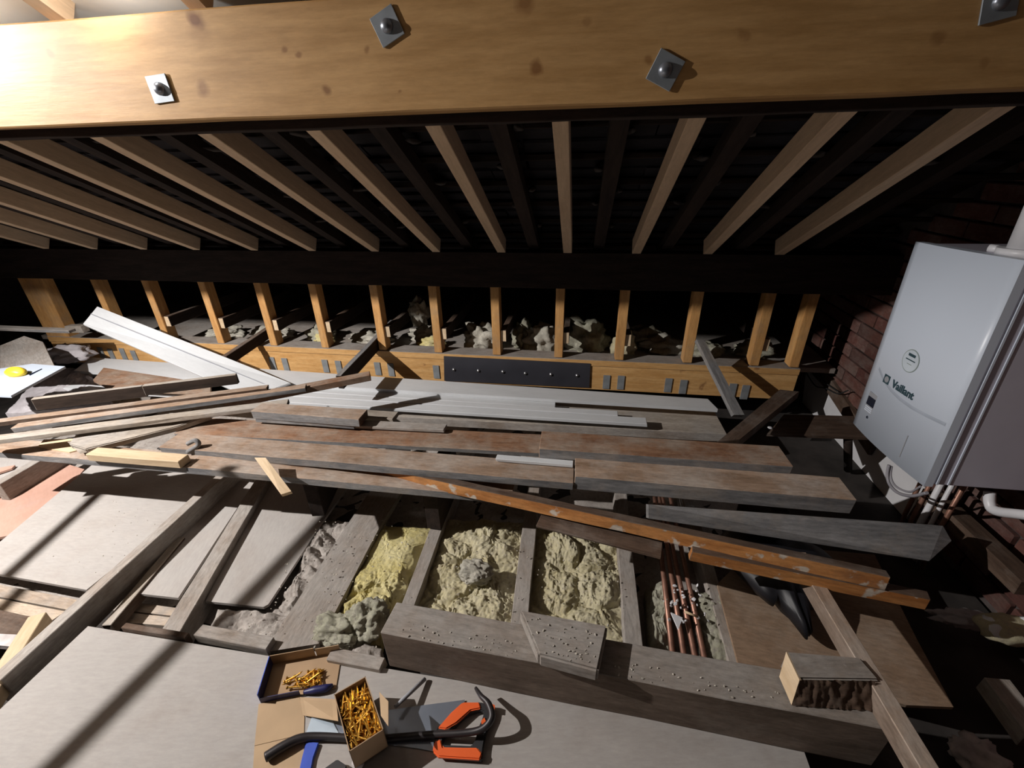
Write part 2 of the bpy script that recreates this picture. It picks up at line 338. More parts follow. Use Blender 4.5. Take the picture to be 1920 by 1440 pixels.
def lump(name, loc, size, mat, label, cat, seed=0, sub=4, amp=.35, f=2.2, group=None, parent=None, flat=True):
    bm = bmesh.new(); bmesh.ops.create_icosphere(bm, subdivisions=sub, radius=1); sz = Vector(size); off = Vector((seed*2.3, seed, seed*.6))
    for v in bm.verts:
        n = noise.fractal(v.co*f+off, .9, 2.1, 5)*amp; v.co = v.co*(1+n)
        v.co = Vector((v.co.x*sz.x, v.co.y*sz.y, v.co.z*sz.z))
        if flat: v.co.z = max(v.co.z, -sz.z*.55)
    for fc in bm.faces: fc.smooth = True
    me = bpy.data.meshes.new(name); bm.to_mesh(me); bm.free()
    o = link(name, me, mat); o.location = Vector(loc)+Vector((0, 0, sz.z*.55 if flat else 0))
    if parent: o.parent = parent; o.location = Vector(loc)-parent.location
    if label: tag(o, label, cat, group)
    return o
def rugged(name, quad, amp, mat, parent):
    q = [Vector(p) for p in quad]; nn = (q[1]-q[0]).cross(q[3]-q[0]).normalized()
    if nn.y > 0: nn = -nn
    bm = bmesh.new(); g = []
    for j in range(13):
        row = []
        for i in range(41):
            u, v = i/40, j/12; p = (q[0]*(1-u)+q[1]*u)*(1-v)+(q[3]*(1-u)+q[2]*u)*v
            row.append(bm.verts.new(p-q[0]+nn*(amp*(.3+.9*noise.noise(Vector((u*14+1.5*noise.noise(p*8), v*2, 1)))+.5*noise.noise(Vector((u*30, v*5, 3)))))))
        g.append(row)
    for j in range(12):
        for i in range(40): bm.faces.new((g[j][i], g[j][i+1], g[j+1][i+1], g[j+1][i])).smooth = True
    me = bpy.data.meshes.new(name); bm.to_mesh(me); bm.free(); o = link(name, me, mat); o.location = q[0]
    bpy.context.view_layer.update(); o.parent = parent; o.matrix_parent_inverse = parent.matrix_world.inverted(); return o
ORD = ['first', 'second', 'third', 'fourth', 'fifth', 'sixth', 'seventh', 'eighth', 'ninth', 'tenth', 'eleventh', 'twelfth', 'thirteenth', 'fourteenth', 'fifteenth']

# ---------------------------------------------------------------- the setting
SL = .5305; TH = math.atan(SL); NU = Vector((0, math.sin(TH), math.cos(TH)))     # lower roof falls away from the viewer
def under(y): return 1.5267-(y-1.4)*.5149                                        # underside of the new rafters
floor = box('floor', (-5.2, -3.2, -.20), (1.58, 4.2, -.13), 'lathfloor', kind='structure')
wall_left = box('wall_left', (-5.3, -3.2, -.2), (-5.2, 4.2, 3.0), 'mortar', kind='structure')
wall_back = box('wall_back', (-5.3, -3.3, -.2), (1.7, -3.2, 3.0), 'mortar', kind='structure')
wall_front = box('wall_front', (-5.3, 4.0, -.2), (1.7, 4.2, .9), 'mortar', kind='structure')
wall_right = box('wall_right', (1.60, -3.2, -.2), (1.75, 4.2, 3.0), 'mortar', kind='structure')
bk = [board_mesh('brick_piece', .215, .065, .024, 1, .002, .004, .002, s) for s in range(6)]
k = 0
for r in range(20):
    z = -.1+r*.0745
    for c_ in range(15):
        y = -.05+c_*.226+(.113 if r % 2 else 0)
        if z > under(y)+.05: continue
        o = bpy.data.objects.new('brick', bk[k % 6]); C.objects.link(o)
        if not bk[k % 6].materials: bk[k % 6].materials.append(M['brick'])
        o.matrix_world = frame((1.580+random.uniform(-.003, .004), y+.215, z), (0, -1, 0), (0, 0, 1)); o.parent = wall_right; o.matrix_parent_inverse = Matrix.Translation(wall_right.location).inverted(); k += 1
# lower roof: slates on battens, seen from below, hidden sarking behind
def roofbox(y0, y1, t, off, name, mat, x0=-5.2, x1=1.6):
    return slab(name, [(x0, y0, under(y0)+off), (x1, y0, under(y0)+off), (x1, y1, under(y1)+off), (x0, y1, under(y1)+off)], t, mat, n=(0, .4, 1))
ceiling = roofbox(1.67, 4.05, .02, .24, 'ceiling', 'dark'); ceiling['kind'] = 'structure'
bpy.context.view_layer.update()
iv = ceiling.matrix_world.inverted()
sm = [board_mesh('slate_piece', .30, .30, .009, 1, .003, .0, .004, 50+s) for s in range(5)]
for s in sm: s.materials.append(M['slate'])
k = 0
for r in range(8):
    for c_ in range(18):
        y = 1.42+r*.185; x = -3.9+c_*.306+(.153 if r % 2 else 0)
        if x > 1.3: continue
        o = bpy.data.objects.new('slate', sm[k % 5]); C.objects.link(o); k += 1
        tl = .05+random.uniform(-.01, .01)
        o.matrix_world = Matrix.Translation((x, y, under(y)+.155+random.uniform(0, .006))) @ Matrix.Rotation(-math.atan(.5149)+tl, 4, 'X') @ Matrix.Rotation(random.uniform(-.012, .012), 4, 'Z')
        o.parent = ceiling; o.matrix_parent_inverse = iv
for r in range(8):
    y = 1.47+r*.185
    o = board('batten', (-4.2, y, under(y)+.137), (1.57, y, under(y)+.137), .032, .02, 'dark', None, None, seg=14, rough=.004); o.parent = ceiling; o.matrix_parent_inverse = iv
xs_old = [-3.3, -2.93, -2.55, -2.17, -1.79, -1.41, -1.02, -.65, -.27, .09, .45, .82, 1.18]
for i, x in enumerate(xs_old):
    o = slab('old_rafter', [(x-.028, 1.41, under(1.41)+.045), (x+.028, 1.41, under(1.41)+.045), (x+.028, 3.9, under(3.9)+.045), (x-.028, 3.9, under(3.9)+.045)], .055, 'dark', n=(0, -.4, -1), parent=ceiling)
    for j in range(6):
        y = 1.5+j*.18+random.uniform(-.05, .05)
        o = lump('torching', (x-.045+.09*(j % 2), y, under(y)+.12), (.012+random.random()*.012, .06+random.random()*.05, .012), 'torching', None, None, seed=i*7+j, sub=2, flat=False); o.parent = ceiling; o.matrix_parent_inverse = iv
# upper roof lining over the beam and the far slope behind the viewer
lining = slab('ceiling_2', [(-5.2, 1.66, 1.672), (1.6, 1.66, 1.672), (1.6, -.9, 3.03), (-5.2, -.9, 3.03)], .02, 'lining', n=(0, .4, 1)); lining['kind'] = 'structure'
lin2 = slab('ceiling_3', [(-5.2, -.9, 3.03), (1.6, -.9, 3.03), (1.6, -3.2, 1.9), (-5.2, -3.2, 1.9)], .02, 'brown', n=(0, -.4, 1)); lin2['kind'] = 'structure'

# ---------------------------------------------------------------- roof timbers
BZ0, BZ1, BY = 1.533, 1.766, 1.25
beam = empty('purlin_beam', (0, 0, 0), Matrix.Translation(BEAM0))
tag(beam, 'big new orange pine beam with square washer plates across the top', 'beam')
bpy.context.view_layer.update()
o = link('timber', board_mesh('timber', 5.45, BZ1-BZ0, .07, 30, .0012, .004, 0, 3), ['beam'], mat=frame((-3.9, BY, BZ0), (1, 0, 0), (0, 0, 1))); o.parent = beam; o.matrix_parent_inverse = beam.matrix_world.inverted()
for mm in range(2): o.data.materials.append(M['beam'])
for (p, ang) in (((-1.1285, 1.25, 1.6069), 4), ((-0.4782, 1.25, 1.7058), 24), ((0.1647, 1.25, 1.5945), -26), ((0.7879, 1.25, 1.6798), 12)):
    m = frame(Vector(p)+Vector((0, -.001, 0)), Matrix.Rotation(math.radians(-ang), 3, 'Y') @ Vector((1, 0, 0)), Matrix.Rotation(math.radians(-ang), 3, 'Y') @ Vector((0, 0, 1)))
    me = board_mesh('washer_plate', .062, .062, .004, 1, 0, .0008, 0, 1)
    wp = link('washer_plate', me, ['galv', 'galv', 'galv'], mat=m @ Matrix.Translation((-.031, -.031, .004))); wp.parent = beam; wp.matrix_parent_inverse = beam.matrix_world.inverted()
    dome('bolt_head', Vector(p)+Vector((0, -.005, 0)), (0, -1, 0), .0155, .012, 'boltgrey', wp)
board('old_purlin', (-4.2, 1.325, 1.735), (1.59, 1.325, 1.735), .075, .225, 'dark', 'near black old purlin running right behind the big pine beam', 'beam', rough=.003)
board('old_purlin', (-4.4, 2.5, .962), (1.59, 2.5, .962), .10, .20, 'dark', 'near black old purlin at the feet of the pale rafters', 'beam', rough=.003)
RX = [-3.47, -3.10, -2.735, -2.36, -1.965, -1.585, -1.19, -.822, -.445, -.078, .287, .650, 1.0]
for i, x in enumerate(RX):
    y0, y1 = 1.402, 2.498
    a = Vector((x-.0235, y0, under(y0))); b = Vector((x-.0235, y1, under(y1))); d = b-a
    me = board_mesh('rafter', d.length, .047, .075, 3, .0006, .002, 0, 300+i)
    nrm = Vector((0, -d.z, d.y)).normalized()
    o = link('rafter', me, ['pine']*3, mat=frame(a+nrm*.075, d, Vector((1, 0, 0))))
    o.matrix_world = frame(a+nrm*.075, d, Vector((-1, 0, 0))) @ Matrix.Translation((0, -.047, 0))
    n_ = len(RX)-1-i
    tag(o, 'new pale pine rafter, %s from the right, in the lower roof slope' % (ORD[n_]), 'rafter', 'new pale rafters of the lower roof slope')
for i, x in enumerate([-3.0, -2.63, -2.26, -1.86, -1.41, -.99, -.6]):
    o = slab('upper_rafter', [(x-.0235, 1.31, 1.768-.03), (x+.0235, 1.31, 1.738), (x+.0235, -.85, 2.883), (x-.0235, -.85, 2.883)], .09, 'pine', n=(0, -.4, -1))
    o.location += Vector((0, 0, .03))
    if i in (4, 5): tag(o, 'upper rafter end resting on the big beam, ' + ('top left corner of the photo' if i == 4 else 'just right of the top left rafter'), 'rafter', 'upper rafters above the big beam')
    else: tag(o, 'upper rafter above the big beam, outside the top of the photo', 'rafter', 'upper rafters above the big beam')

# eaves: sole plate, beam, struts, ties
board('sole_plate', (-3.95, 2.575, .305), (1.30, 2.575, .296), .12, .042, ['dustwood', 'eaves', 'eaves'], 'orange pine sole plate with dusty top under the row of struts', 'timber', rough=.0006)
eb = board('eaves_beam', (-3.95, 2.58, .262), (1.30, 2.58, .252), .10, .165, 'eaves', 'long orange pine eaves beam carrying grey steel straps and a dark plate', 'beam', rough=.0006)
bpy.context.view_layer.update()
SP = [(-3.5322, 2.575, 0.1872),(-3.4483, 2.575, 0.1779),(-3.3423, 2.575, 0.1869),(-3.2523, 2.575, 0.1736),(-2.1269, 2.575, 0.1709),(-2.029, 2.575, 0.1673),(-1.7248, 2.575, 0.1698),(-1.6262, 2.575, 0.1665),(-1.3408, 2.575, 0.1685),(-1.2454, 2.575, 0.1653),(-0.9256, 2.575, 0.1656),(0.1942, 2.575, 0.1517),(0.2836, 2.575, 0.1529),(0.573, 2.575, 0.1504),(0.6632, 2.575, 0.1444),(0.9528, 2.575, 0.1353),(1.028, 2.575, 0.1286)]
for p in SP:
    o = box('steel_strap', (p[0]-.021, 2.574, p[2]-.05), (p[0]+.021, 2.5805, p[2]+.045), 'strap', parent=eb)
q0, q1 = (-0.8616, 2.57, 0.2832), (0.0865, 2.57, 0.275); q2, q3 = (0.0898, 2.57, 0.1063), (-0.8744, 2.57, 0.103)
pl = slab('splice_plate', [q0, q1, q2, q3], .008, 'steel', n=(0, -1, 0), parent=eb); pl['label'] = 'dark grey steel splice plate with six bright bolts'
for p in ((-0.8004, 2.569, 0.1904),(-0.6342, 2.569, 0.1911),(-0.4707, 2.569, 0.1917),(-0.3238, 2.569, 0.1878),(-0.1582, 2.569, 0.1888),(0.0079, 2.569, 0.1899)):
    dome('bolt_head', p, (0, -1, 0), .011, .010, 'bolt', pl, res=8)
SX = [(-3.86,2),(-3.33,1),(-2.925,0),(-2.495,0),(-2.085,0),(-1.70,0),(-1.285,0),(-.90,0),(-.51,0),(-.115,0),(.26,0),(.665,0),(1.045,0),(1.265,0)]
wh = ['the wide double strut at far left', 'second from the left', 'above the white tilted board', 'fourth from the left', 'behind the left dark leaning timber', 'sixth from the left', 'behind the right dark leaning timber', 'above the left end of the dark steel plate', 'above the middle of the dark steel plate', 'above the right half of the dark steel plate', 'just right of the dark steel plate', 'fourth from the right', 'third from the right', 'nearest to the brick wall']
wh[11] = 'at the head of the grey leaning batten'; wh[12] = 'second from the brick wall'
for i, (x, k) in enumerate(SX):
    hw = .10 if k == 2 else .026
    o = box('strut', (x-hw, 2.585, .302), (x+hw, 2.66, .78), 'strut', bev=.002, label='short pine strut, %s' % wh[i], cat='strut', group='short pine struts at the eaves')
    # turn its grain upright
    o.data.transform(Matrix.Rotation(math.pi/2, 4, 'Y')); o.rotation_euler = (0, -math.pi/2, 0)
    if k == 0 and i not in (11, 13):
        zt = .425 if i > 5 else .445
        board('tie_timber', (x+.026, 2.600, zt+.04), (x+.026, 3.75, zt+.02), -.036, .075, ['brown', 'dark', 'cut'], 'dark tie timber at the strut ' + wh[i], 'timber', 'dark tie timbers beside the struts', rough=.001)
# rough boards and wool on the eaves floor behind the sole plate
slab('eaves_board', [(-4.2, 2.705, .255), (1.56, 2.705, .25), (1.56, 3.95, .25), (-4.2, 3.95, .255)], .03, 'dustwood', 'dusty boarding on the eaves floor behind the struts', 'boarding')
for i, (x, y, sx, sy, sz, m_) in enumerate([(-2.3,2.85,.14,.1,.05,'palewool'),(-1.88,2.86,.10,.09,.07,'greywool'),(-1.82,2.78,.07,.05,.05,'yelwool'),(-1.5,2.85,.14,.09,.05,'palewool'),(-1.1,2.95,.12,.10,.06,'palewool'),(-1.02,2.80,.09,.05,.045,'yelwool'),(-.66,2.83,.13,.1,.11,'palewool'),(-.38,2.9,.07,.13,.11,'greywool'),(-.24,2.84,.12,.1,.11,'palewool'),(.06,2.88,.14,.1,.13,'greywool'),(.30,2.78,.07,.06,.11,'duswool'),(.56,2.9,.16,.09,.06,'palewool'),(.42,3.0,.16,.1,.08,'greywool'),(.84,2.86,.10,.08,.05,'greywool'),(1.14,2.88,.11,.08,.06,'greywool'),(-2.7,2.87,.13,.1,.04,'palewool')]):
    pos = ['first','second','third','fourth','fifth','sixth','seventh','eighth','ninth','tenth','eleventh','twelfth','thirteenth','fourteenth','fifteenth','sixteenth']
    o = lump('wool_tuft', (x, y, .252), (sx, sy, sz), m_, None, None, seed=i+3, amp=.45)
    tag(o, ('yellow' if m_ == 'yelwool' else 'cream' if m_ == 'duswool' else 'pale grey' if m_ == 'palewool' else 'grey green') + ' wool tuft near the strut ' + wh[min(range(len(SX)), key=lambda k_: abs(SX[k_][0]-x))], 'wool', 'torn wool tufts behind the struts')
lump('wool_tuft', (-1.1644, 3.0, 0.439), (.07, .08, .10), 'palewool', 'wool tuft hanging in the dark gap above the others, left of the steel plate', 'wool', seed=31, amp=.5, group='torn wool tufts behind the struts', flat=False)
# ---------------------------------------------------------------- boiler on the right gable wall
F0, F1, F2, F3 = (1.2, 1.3873, 0.3674), (1.2, 1.8432, 0.4007), (1.2, 1.8682, 1.1337), (1.2, 1.4321, 1.1424)
bo = Vector(((1.2, (F0[1]+F1[1])/2, (F0[2]+F1[2])/2))); bt = Vector((1.2, (F2[1]+F3[1])/2, (F2[2]+F3[2])/2))
bw = ((F1[1]-F0[1])+(F2[1]-F3[1]))/2; bh = (bt-bo).length; bup = (bt-bo).normalized(); bri = Vector((0, -1, 0)); bri = (bri-bup*bri.dot(bup)).normalized(); bout = bri.cross(bup)
BM = Matrix((bri, bup, bout)).transposed().to_4x4(); BM.translation = bo      # x right on the front, y up, z out of the front
boiler = empty('boiler', bo, BM); bpy.context.view_layer.update()
tag(boiler, 'white wall-hung boiler with small dark display on the right gable wall', 'boiler')
def bpart(name, bm, mats, parent=None, loc=None):
    me = bpy.data.meshes.new(name); bm.to_mesh(me); bm.free()
    o = link(name, me, mats, mat=BM @ Matrix.Translation(loc or (0, 0, 0))); p = parent or boiler
    bpy.context.view_layer.update(); o.parent = p; o.matrix_parent_inverse = p.matrix_world.inverted(); return o
def bbox(lo, hi, bev=.002):
    bm = bmesh.new(); bmesh.ops.create_cube(bm, size=1)
    for v in bm.verts: v.co = Vector([lo[k]+(hi[k]-lo[k])*(v.co[k]+.5) for k in range(3)])
    if bev: bmesh.ops.bevel(bm, geom=bm.edges[:], offset=bev, segments=2, affect='EDGES')
    return bm
hw = bw/2
bpart('side_casing', bbox((-hw+.004, .006, -.335), (hw-.004, bh-.006, -.018), .004), 'enamelside')
bm = bmesh.new(); n = 16; bulge = .014          # gently bowed front
def fz(u): return bulge*(1-(2*u-1)**2)
for (z_off, rev) in ((0, 0),):
    top = []; bot = []; tb = []; bb = []
    for i in range(n+1):
        u = i/n; x = -hw+bw*u
        top.append(bm.verts.new((x, bh, fz(u)))); bot.append(bm.verts.new((x, .0, fz(u)))); tb.append(bm.verts.new((x, bh, -.026))); bb.append(bm.verts.new((x, 0, -.026)))
    for i in range(n):
        f = bm.faces.new((bot[i], bot[i+1], top[i+1], top[i])); f.smooth = True
        bm.faces.new((top[i], top[i+1], tb[i+1], tb[i])); bm.faces.new((bot[i+1], bot[i], bb[i], bb[i+1])); bm.faces.new((bb[i], tb[i], tb[i+1], bb[i+1]))
    for i in (0, n): bm.faces.new((bot[i], top[i], tb[i], bb[i]))
bmesh.ops.recalc_face_normals(bm, faces=bm.faces[:])
fp = bpart('front_panel', bm, 'enamel')
bpart('side_seam', bbox((hw-.0045, .01, -.075), (hw-.001, bh-.01, -.070), 0), 'enamel')
bpart('side_seam', bbox((hw-.0045, .01, -.040), (hw+.001, bh-.01, -.034), 0), 'enamel')
def bz(x): return fz((x+hw)/bw)
# lower flap: curved shut line, smile-shaped, with its right edge
bm = bmesh.new(); pv = [(-0.1737, 0.2817), (-0.1247, 0.2563), (-0.0609, 0.2374), (0.0003, 0.2288), (0.0661, 0.2269), (0.1346, 0.2312), (0.2060, 0.2376)]
for (x0, y0), (x1, y1) in zip(pv, pv[1:]):
    a = bm.verts.new((x0, y0, bz(x0)+.0004)); b_ = bm.verts.new((x1, y1, bz(x1)+.0004)); c_ = bm.verts.new((x1, y1-.006, bz(x1)+.0012)); d_ = bm.verts.new((x0, y0-.006, bz(x0)+.0012))
    e_ = bm.verts.new((x0, y0-.012, bz(x0)+.0004)); g_ = bm.verts.new((x1, y1-.012, bz(x1)+.0004))
    bm.faces.new((a, b_, c_, d_)); bm.faces.new((d_, c_, g_, e_))
bpart('flap_lip', bm, 'lip', fp)
bpart('flap_edge', bbox((hw*.42, bh*.045, bz(hw*.42)-.002), (hw*.42+.0035, bh*.165, bz(hw*.42)+.002), 0), 'greyplastic', fp)
cp = bpart('control_panel', bbox((-.026, -.040, -.001), (.026, .044, .0015), .0005), 'greyplastic', fp, (-hw*.66, bh*.175, bz(-hw*.66)+.0005))
cpx = (-hw*.66, bh*.175, bz(-hw*.66)+.0025)
bpart('display', bbox((-.022, -.010, -.0015), (.024, .026, .0012), 0), 'screen', cp, cpx)
for i in range(3): bpart('button_row', bbox((-.022, -.020-.008*i, -.0015), (.022, -.016-.008*i, .001), 0), 'enamel', cp, cpx)
dome('knob', BM @ Vector((-hw*.62, bh*.098, bz(-hw*.62))), bout, .006, .004, 'screen', fp)
def text(s, size, loc, mat, name, parent):
    cu = bpy.data.curves.new(name, 'FONT'); cu.body = s; cu.size = size; cu.extrude = .0006; cu.align_x = 'CENTER'; cu.align_y = 'CENTER'; cu.offset = size*.032
    t = bpy.data.objects.new('tmp', cu); C.objects.link(t); bpy.context.view_layer.update()
    me = bpy.data.meshes.new_from_object(t.evaluated_get(bpy.context.evaluated_depsgraph_get())); bpy.data.objects.remove(t)
    o = link(name, me, mat, mat=BM @ Matrix.Translation(loc)); bpy.context.view_layer.update(); o.parent = parent; o.matrix_parent_inverse = parent.matrix_world.inverted(); return o
lx, ly = -0.0248, 0.2583
text('Vaillant', .040, (lx+.020, ly, bz(lx)+.001), 'ink', 'lettering', fp)
bm = bbox((-.017, -.017, -.0004), (.017, .017, .0006), 0)
em = bpart('emblem', bm, 'ink', fp, (lx-.078, ly, bz(lx-.07)+.0008))
dome('emblem_egg', BM @ Vector((lx-.078, ly, bz(lx-.078)+.0014)), bout, .013, .0015, 'greyplastic', em)
sx_, sy_ = -0.0178, 0.3668
bm = bmesh.new(); bmesh.ops.create_cone(bm, segments=40, radius1=.042, radius2=.042, depth=.001, cap_ends=True)
st = bpart('sticker_ring', bm, 'inkpale', fp, (sx_, sy_, bz(sx_)+.001))
bm = bmesh.new(); bmesh.ops.create_cone(bm, segments=40, radius1=.039, radius2=.039, depth=.001, cap_ends=True)
bpart('sticker_face', bm, 'stickerface', st, (sx_, sy_, bz(sx_)+.0016))
bpart('print_line', bbox((-.018, -.004, 0), (.018, .006, .0006), 0), 'ink', st, (sx_, sy_+.020, bz(sx_)+.0018))
bpart('print_line', bbox((-.024, -.002, 0), (.024, .002, .0006), 0), 'ink', st, (sx_, sy_+.003, bz(sx_)+.0018))
bpart('print_line', bbox((-.012, -.0012, 0), (.012, .0012, .0006), 0), 'inkpale', st, (sx_, sy_-.012, bz(sx_)+.0018))
bpart('wall_bracket', bbox((-hw-.022, bh*.31, -.06), (-hw+.006, bh*.40, -.03), .002), 'enamel')
# flue socket and pipe on top
fc = BM @ Vector((hw-.13, bh-.006, -.10))
tube('flue_collar', [fc, fc+bup*.022], .066, 'whitepipe', boiler, res=24, smooth=False)
tube('flue_clip', [fc+bup*.01-bri*.066+bout*.012, fc+bup*.012-bri*.092+bout*.03], .012, 'whitepipe', boiler, smooth=False)
tube('flue_pipe', [fc+bup*.02, fc+bup*.42], .045, 'whitepipe', boiler, res=24, smooth=False)
pw = bpart('power_cable', bbox((0, -.001, 0), (.001, 0, .001), 0), 'cable', None, (-.05, .02, -.08))
tube('cable_loop', [(1.27, 1.6568, 0.2914),(1.27, 1.6442, 0.2528),(1.27, 1.6147, 0.2278),(1.26, 1.5483, 0.2393),(1.25, 1.4754, 0.2851),(1.24, 1.4159, 0.3498)], .006, 'cable', pw)
tube('cable_loop', [(1.28, 1.6554, 0.2881),(1.28, 1.6403, 0.2515),(1.28, 1.6085, 0.2339),(1.28, 1.5659, 0.2424),(1.28, 1.5231, 0.268),(1.27, 1.485, 0.3242)], .004, 'cable', pw)
cpp = (1.45, 1.6131, 0.1186)
for i in range(5):
    y = cpp[1]-.09+i*.042
    tube('heating_pipe', [(1.44, y, .42), (1.44, y, .02), (1.455, y, -.12)], .0085 if i != 2 else .012, 'copper' if i not in (1, 2) else 'whitepipe', None, 'thin pipe dropping from the boiler, %s counting from the viewer' % ORD[i], 'pipe', 'thin pipes under the boiler', smooth=False)
tube('waste_pipe', [(1.44, 1.4322, 0.3624),(1.44, 1.412, 0.3276),(1.44, 1.3814, 0.3218),(1.44, 1.2974, 0.3813),(1.44, 1.098, 0.5233)], .016, 'whitepipe', None, 'white plastic waste pipe with elbow right under the boiler', 'pipe', res=12)
slab('plaster_sheet', [(1.575, 3.0527, 0.0982),(1.575, 2.3506, 0.0612),(1.575, 1.8163, 0.0729),(1.575, 1.8347, -0.135),(1.575, 1.9061, -0.2031),(1.575, 2.2409, -0.2427),(1.575, 2.9275, -0.2572)], .02, 'plaster', 'white plaster panel low on the gable wall below the boiler', 'panel', n=(-1, 0, 0))
board('wall_timber', (1.555, 2.1712, 0.0678), (1.555, 3.1019, 0.252), -.03, .085, 'brown', 'dark brown timber leaning down the gable wall left of the boiler', 'timber')
board('wall_timber', (1.45, 1.2141, 0.18), (1.45, 1.5836, 0.1732), -.07, .06, 'brown', 'brown timber lying along the gable wall below the boiler', 'timber', ext=.1)
tube('loose_cable', [(1.54, 3.0106, 0.1158),(1.54, 2.9285, 0.0906),(1.54, 2.811, 0.0782),(1.54, 2.705, 0.1172),(1.54, 2.5775, 0.1472),(1.54, 2.4955, 0.2113)], .004, 'blackcable', None, 'thin black cable looping over the white plaster panel', 'cable')
tube('loose_cable', [(1.54, 3.0006, 0.1521),(1.54, 2.8555, 0.1717),(1.54, 2.7443, 0.1459),(1.54, 2.573, 0.1603)], .004, 'blackcable', None, 'second thin black cable crossing just above the first on the plaster', 'cable')
slab('brick_offcut', [(1.56, 2.2046, -0.2147),(1.56, 1.8934, -0.1929),(1.5, 1.8565, -0.1995),(1.5, 2.119, -0.2056)], .05, 'brick', 'pinkish brick edge below the white plaster panel', 'brick')

# ---------------------------------------------------------------- joists, infill panels, foreground sheet
def joist(a, b, w, t, label, mats=('dustwood', 'dustwood', 'dustwood'), ext=0, roll=0):
    """a near end, b far end of the top right edge; width runs to the left"""
    return board('joist', a, b, w, t, list(mats), label, 'joist', 'ceiling joists', ext=ext, rough=.002, roll=roll)
joist((-1.6684, 0.5439, 0.05), (-1.6903, 1.265, 0.05), .045, .115, 'dusty ceiling joist at left with a long black shadow beside it', ext=.35)
joist((-2.7661, 1.319, 0.05), (-2.778, 1.5136, 0.05), .05, .12, 'dusty joist at far left above the pink board', ext=.12)
joist((-1.2902, 0.7581, 0.0), (-1.4493, 1.3434, -0.0), .068, .1, 'dusty joist, second of the left ones, half under the grey foreground sheet', ext=.5)
slab('wide_board', [(-0.9617, 0.759, 0.004),(-0.798, 0.8104, 0.004),(-0.8121, 1.3297, 0.004),(-0.7952, 1.8367, 0.004),(-0.9525, 1.8172, 0.004),(-0.9619, 1.2789, 0.004)], .03, 'dustwood', 'wide dusty board left of the brightest yellow wool', 'board')
joist((-0.5285, 0.9613, 0.0), (-0.5369, 1.3085, 0.0), .052, .1, 'thin dusty joist right of the brightest yellow wool', ext=1.0)
joist((-0.1206, 0.957, 0.0), (-0.1325, 1.3127, 0.0), .058, .1, 'dusty joist between the two dull yellow wool bays', ext=1.0)
joist((0.2588, 0.9287, 0.0), (0.2626, 1.3023, 0.0), .056, .1, 'dusty joist left of the copper pipes', ext=1.0)
joist((0.5698, 0.9154, -0.012), (0.5705, 1.2298, -0.012), .045, .1, 'joist hidden under the brown hardboard edge', ext=1.0)
slab('infill_panel', [(-2.4229, 0.9273, -0.03),(-1.8286, 0.9058, -0.03),(-1.7793, 1.6199, -0.03),(-2.6051, 1.5997, -0.03)], .012, 'ply', 'grey panel between joists crossed by a slim shadow, at far left', 'panel', 'grey panels between the left joists')
slab('infill_panel', [(-1.6394, 0.925, -0.04),(-1.4522, 0.9292, -0.04),(-1.616, 1.5875, -0.04),(-1.838, 1.6029, -0.04)], .012, 'ply', 'narrow grey panel between the two left joists', 'panel', 'grey panels between the left joists')
slab('infill_panel', [(-1.333, 0.9278, -0.035),(-1.0981, 0.9351, -0.035),(-1.0873, 0.9477, -0.035),(-1.1096, 1.4042, -0.035),(-1.1118, 1.7103, -0.035),(-1.5634, 1.6534, -0.035)], .012, 'ply', 'grey panel with one rounded corner beside the crumbly rubble', 'panel', 'grey panels between the left joists')
slab('infill_panel', [(-3.2596, 1.6066, 0.03),(-2.8239, 1.5399, 0.03),(-2.8164, 1.3452, 0.03),(-2.8601, 1.2444, 0.03)], .012, 'ply', 'small grey panel at the far left edge above the pink board', 'panel', 'grey panels between the left joists')
slab('pink_board', [(-2.6237, 1.0509, -0.05),(-2.485, 1.1259, -0.05),(-2.5394, 1.3702, -0.05),(-2.6442, 1.583, -0.05),(-2.8204, 1.6191, -0.05),(-2.9943, 1.3403, -0.05)], .012, 'pinkboard', 'pinkish plasterboard lying at the far left under a joist', 'board')
slab('pink_board', [(-2.976, 1.4177, 0.045),(-2.8821, 1.4656, 0.045),(-2.8673, 1.4402, 0.045),(-2.9118, 1.3733, 0.045)], .01, 'pinkboard', 'small pinkish strip at the very left edge', 'board')
board('ledger_batten', (-1.5927, 0.7917, -0.03), (-1.6647, 1.2015, -0.03), .035, .05, ['paleboard', 'brown', 'brown'], 'short batten with dark side beside the left joist', 'batten')
lq = [((-2.4744, 0.9288, -0.1),(-1.8954, 0.9058, -0.1),(-1.9045, 0.8622, -0.1),(-2.3994, 0.8793, -0.1)),((-2.39, 0.873, -0.1),(-1.9035, 0.8554, -0.1),(-1.9125, 0.8161, -0.1),(-2.3169, 0.8247, -0.1)),((-1.6842, 0.9273, -0.1),(-1.4486, 0.9266, -0.1),(-1.4435, 0.8957, -0.1),(-1.6791, 0.8906, -0.1)),((-1.6768, 0.8841, -0.1),(-1.4421, 0.8893, -0.1),(-1.4374, 0.8574, -0.1),(-1.6759, 0.8441, -0.1))]
for i, q in enumerate(lq):
    o = slab('lath', q, .02, 'laths'); o.parent = floor; o.matrix_parent_inverse = Matrix.Translation(floor.location).inverted()
board('side_batten', (-1.593, 0.3947, 0.03), (-1.793, 0.7463, 0.03), .05, .05, 'cut', 'pale sawn batten running beside the left joist to the lower left corner', 'batten', ext=.03)
slab('brown_board', [(-2.255, 0.807, -0.05),(-1.9041, 0.7882, -0.05),(-1.8895, 0.7182, -0.05),(-2.1059, 0.7085, -0.05)], .02, 'brown', 'small brown board at the far left edge below the pale laths', 'board')
slab('dust_slab', [(-2.0891, 0.702, -0.04),(-1.8917, 0.7211, -0.04),(-1.8765, 0.6806, -0.04),(-2.0424, 0.6711, -0.04)], .02, 'concrete', 'whitish dusty edge strip at the far left below the brown board', 'strip')
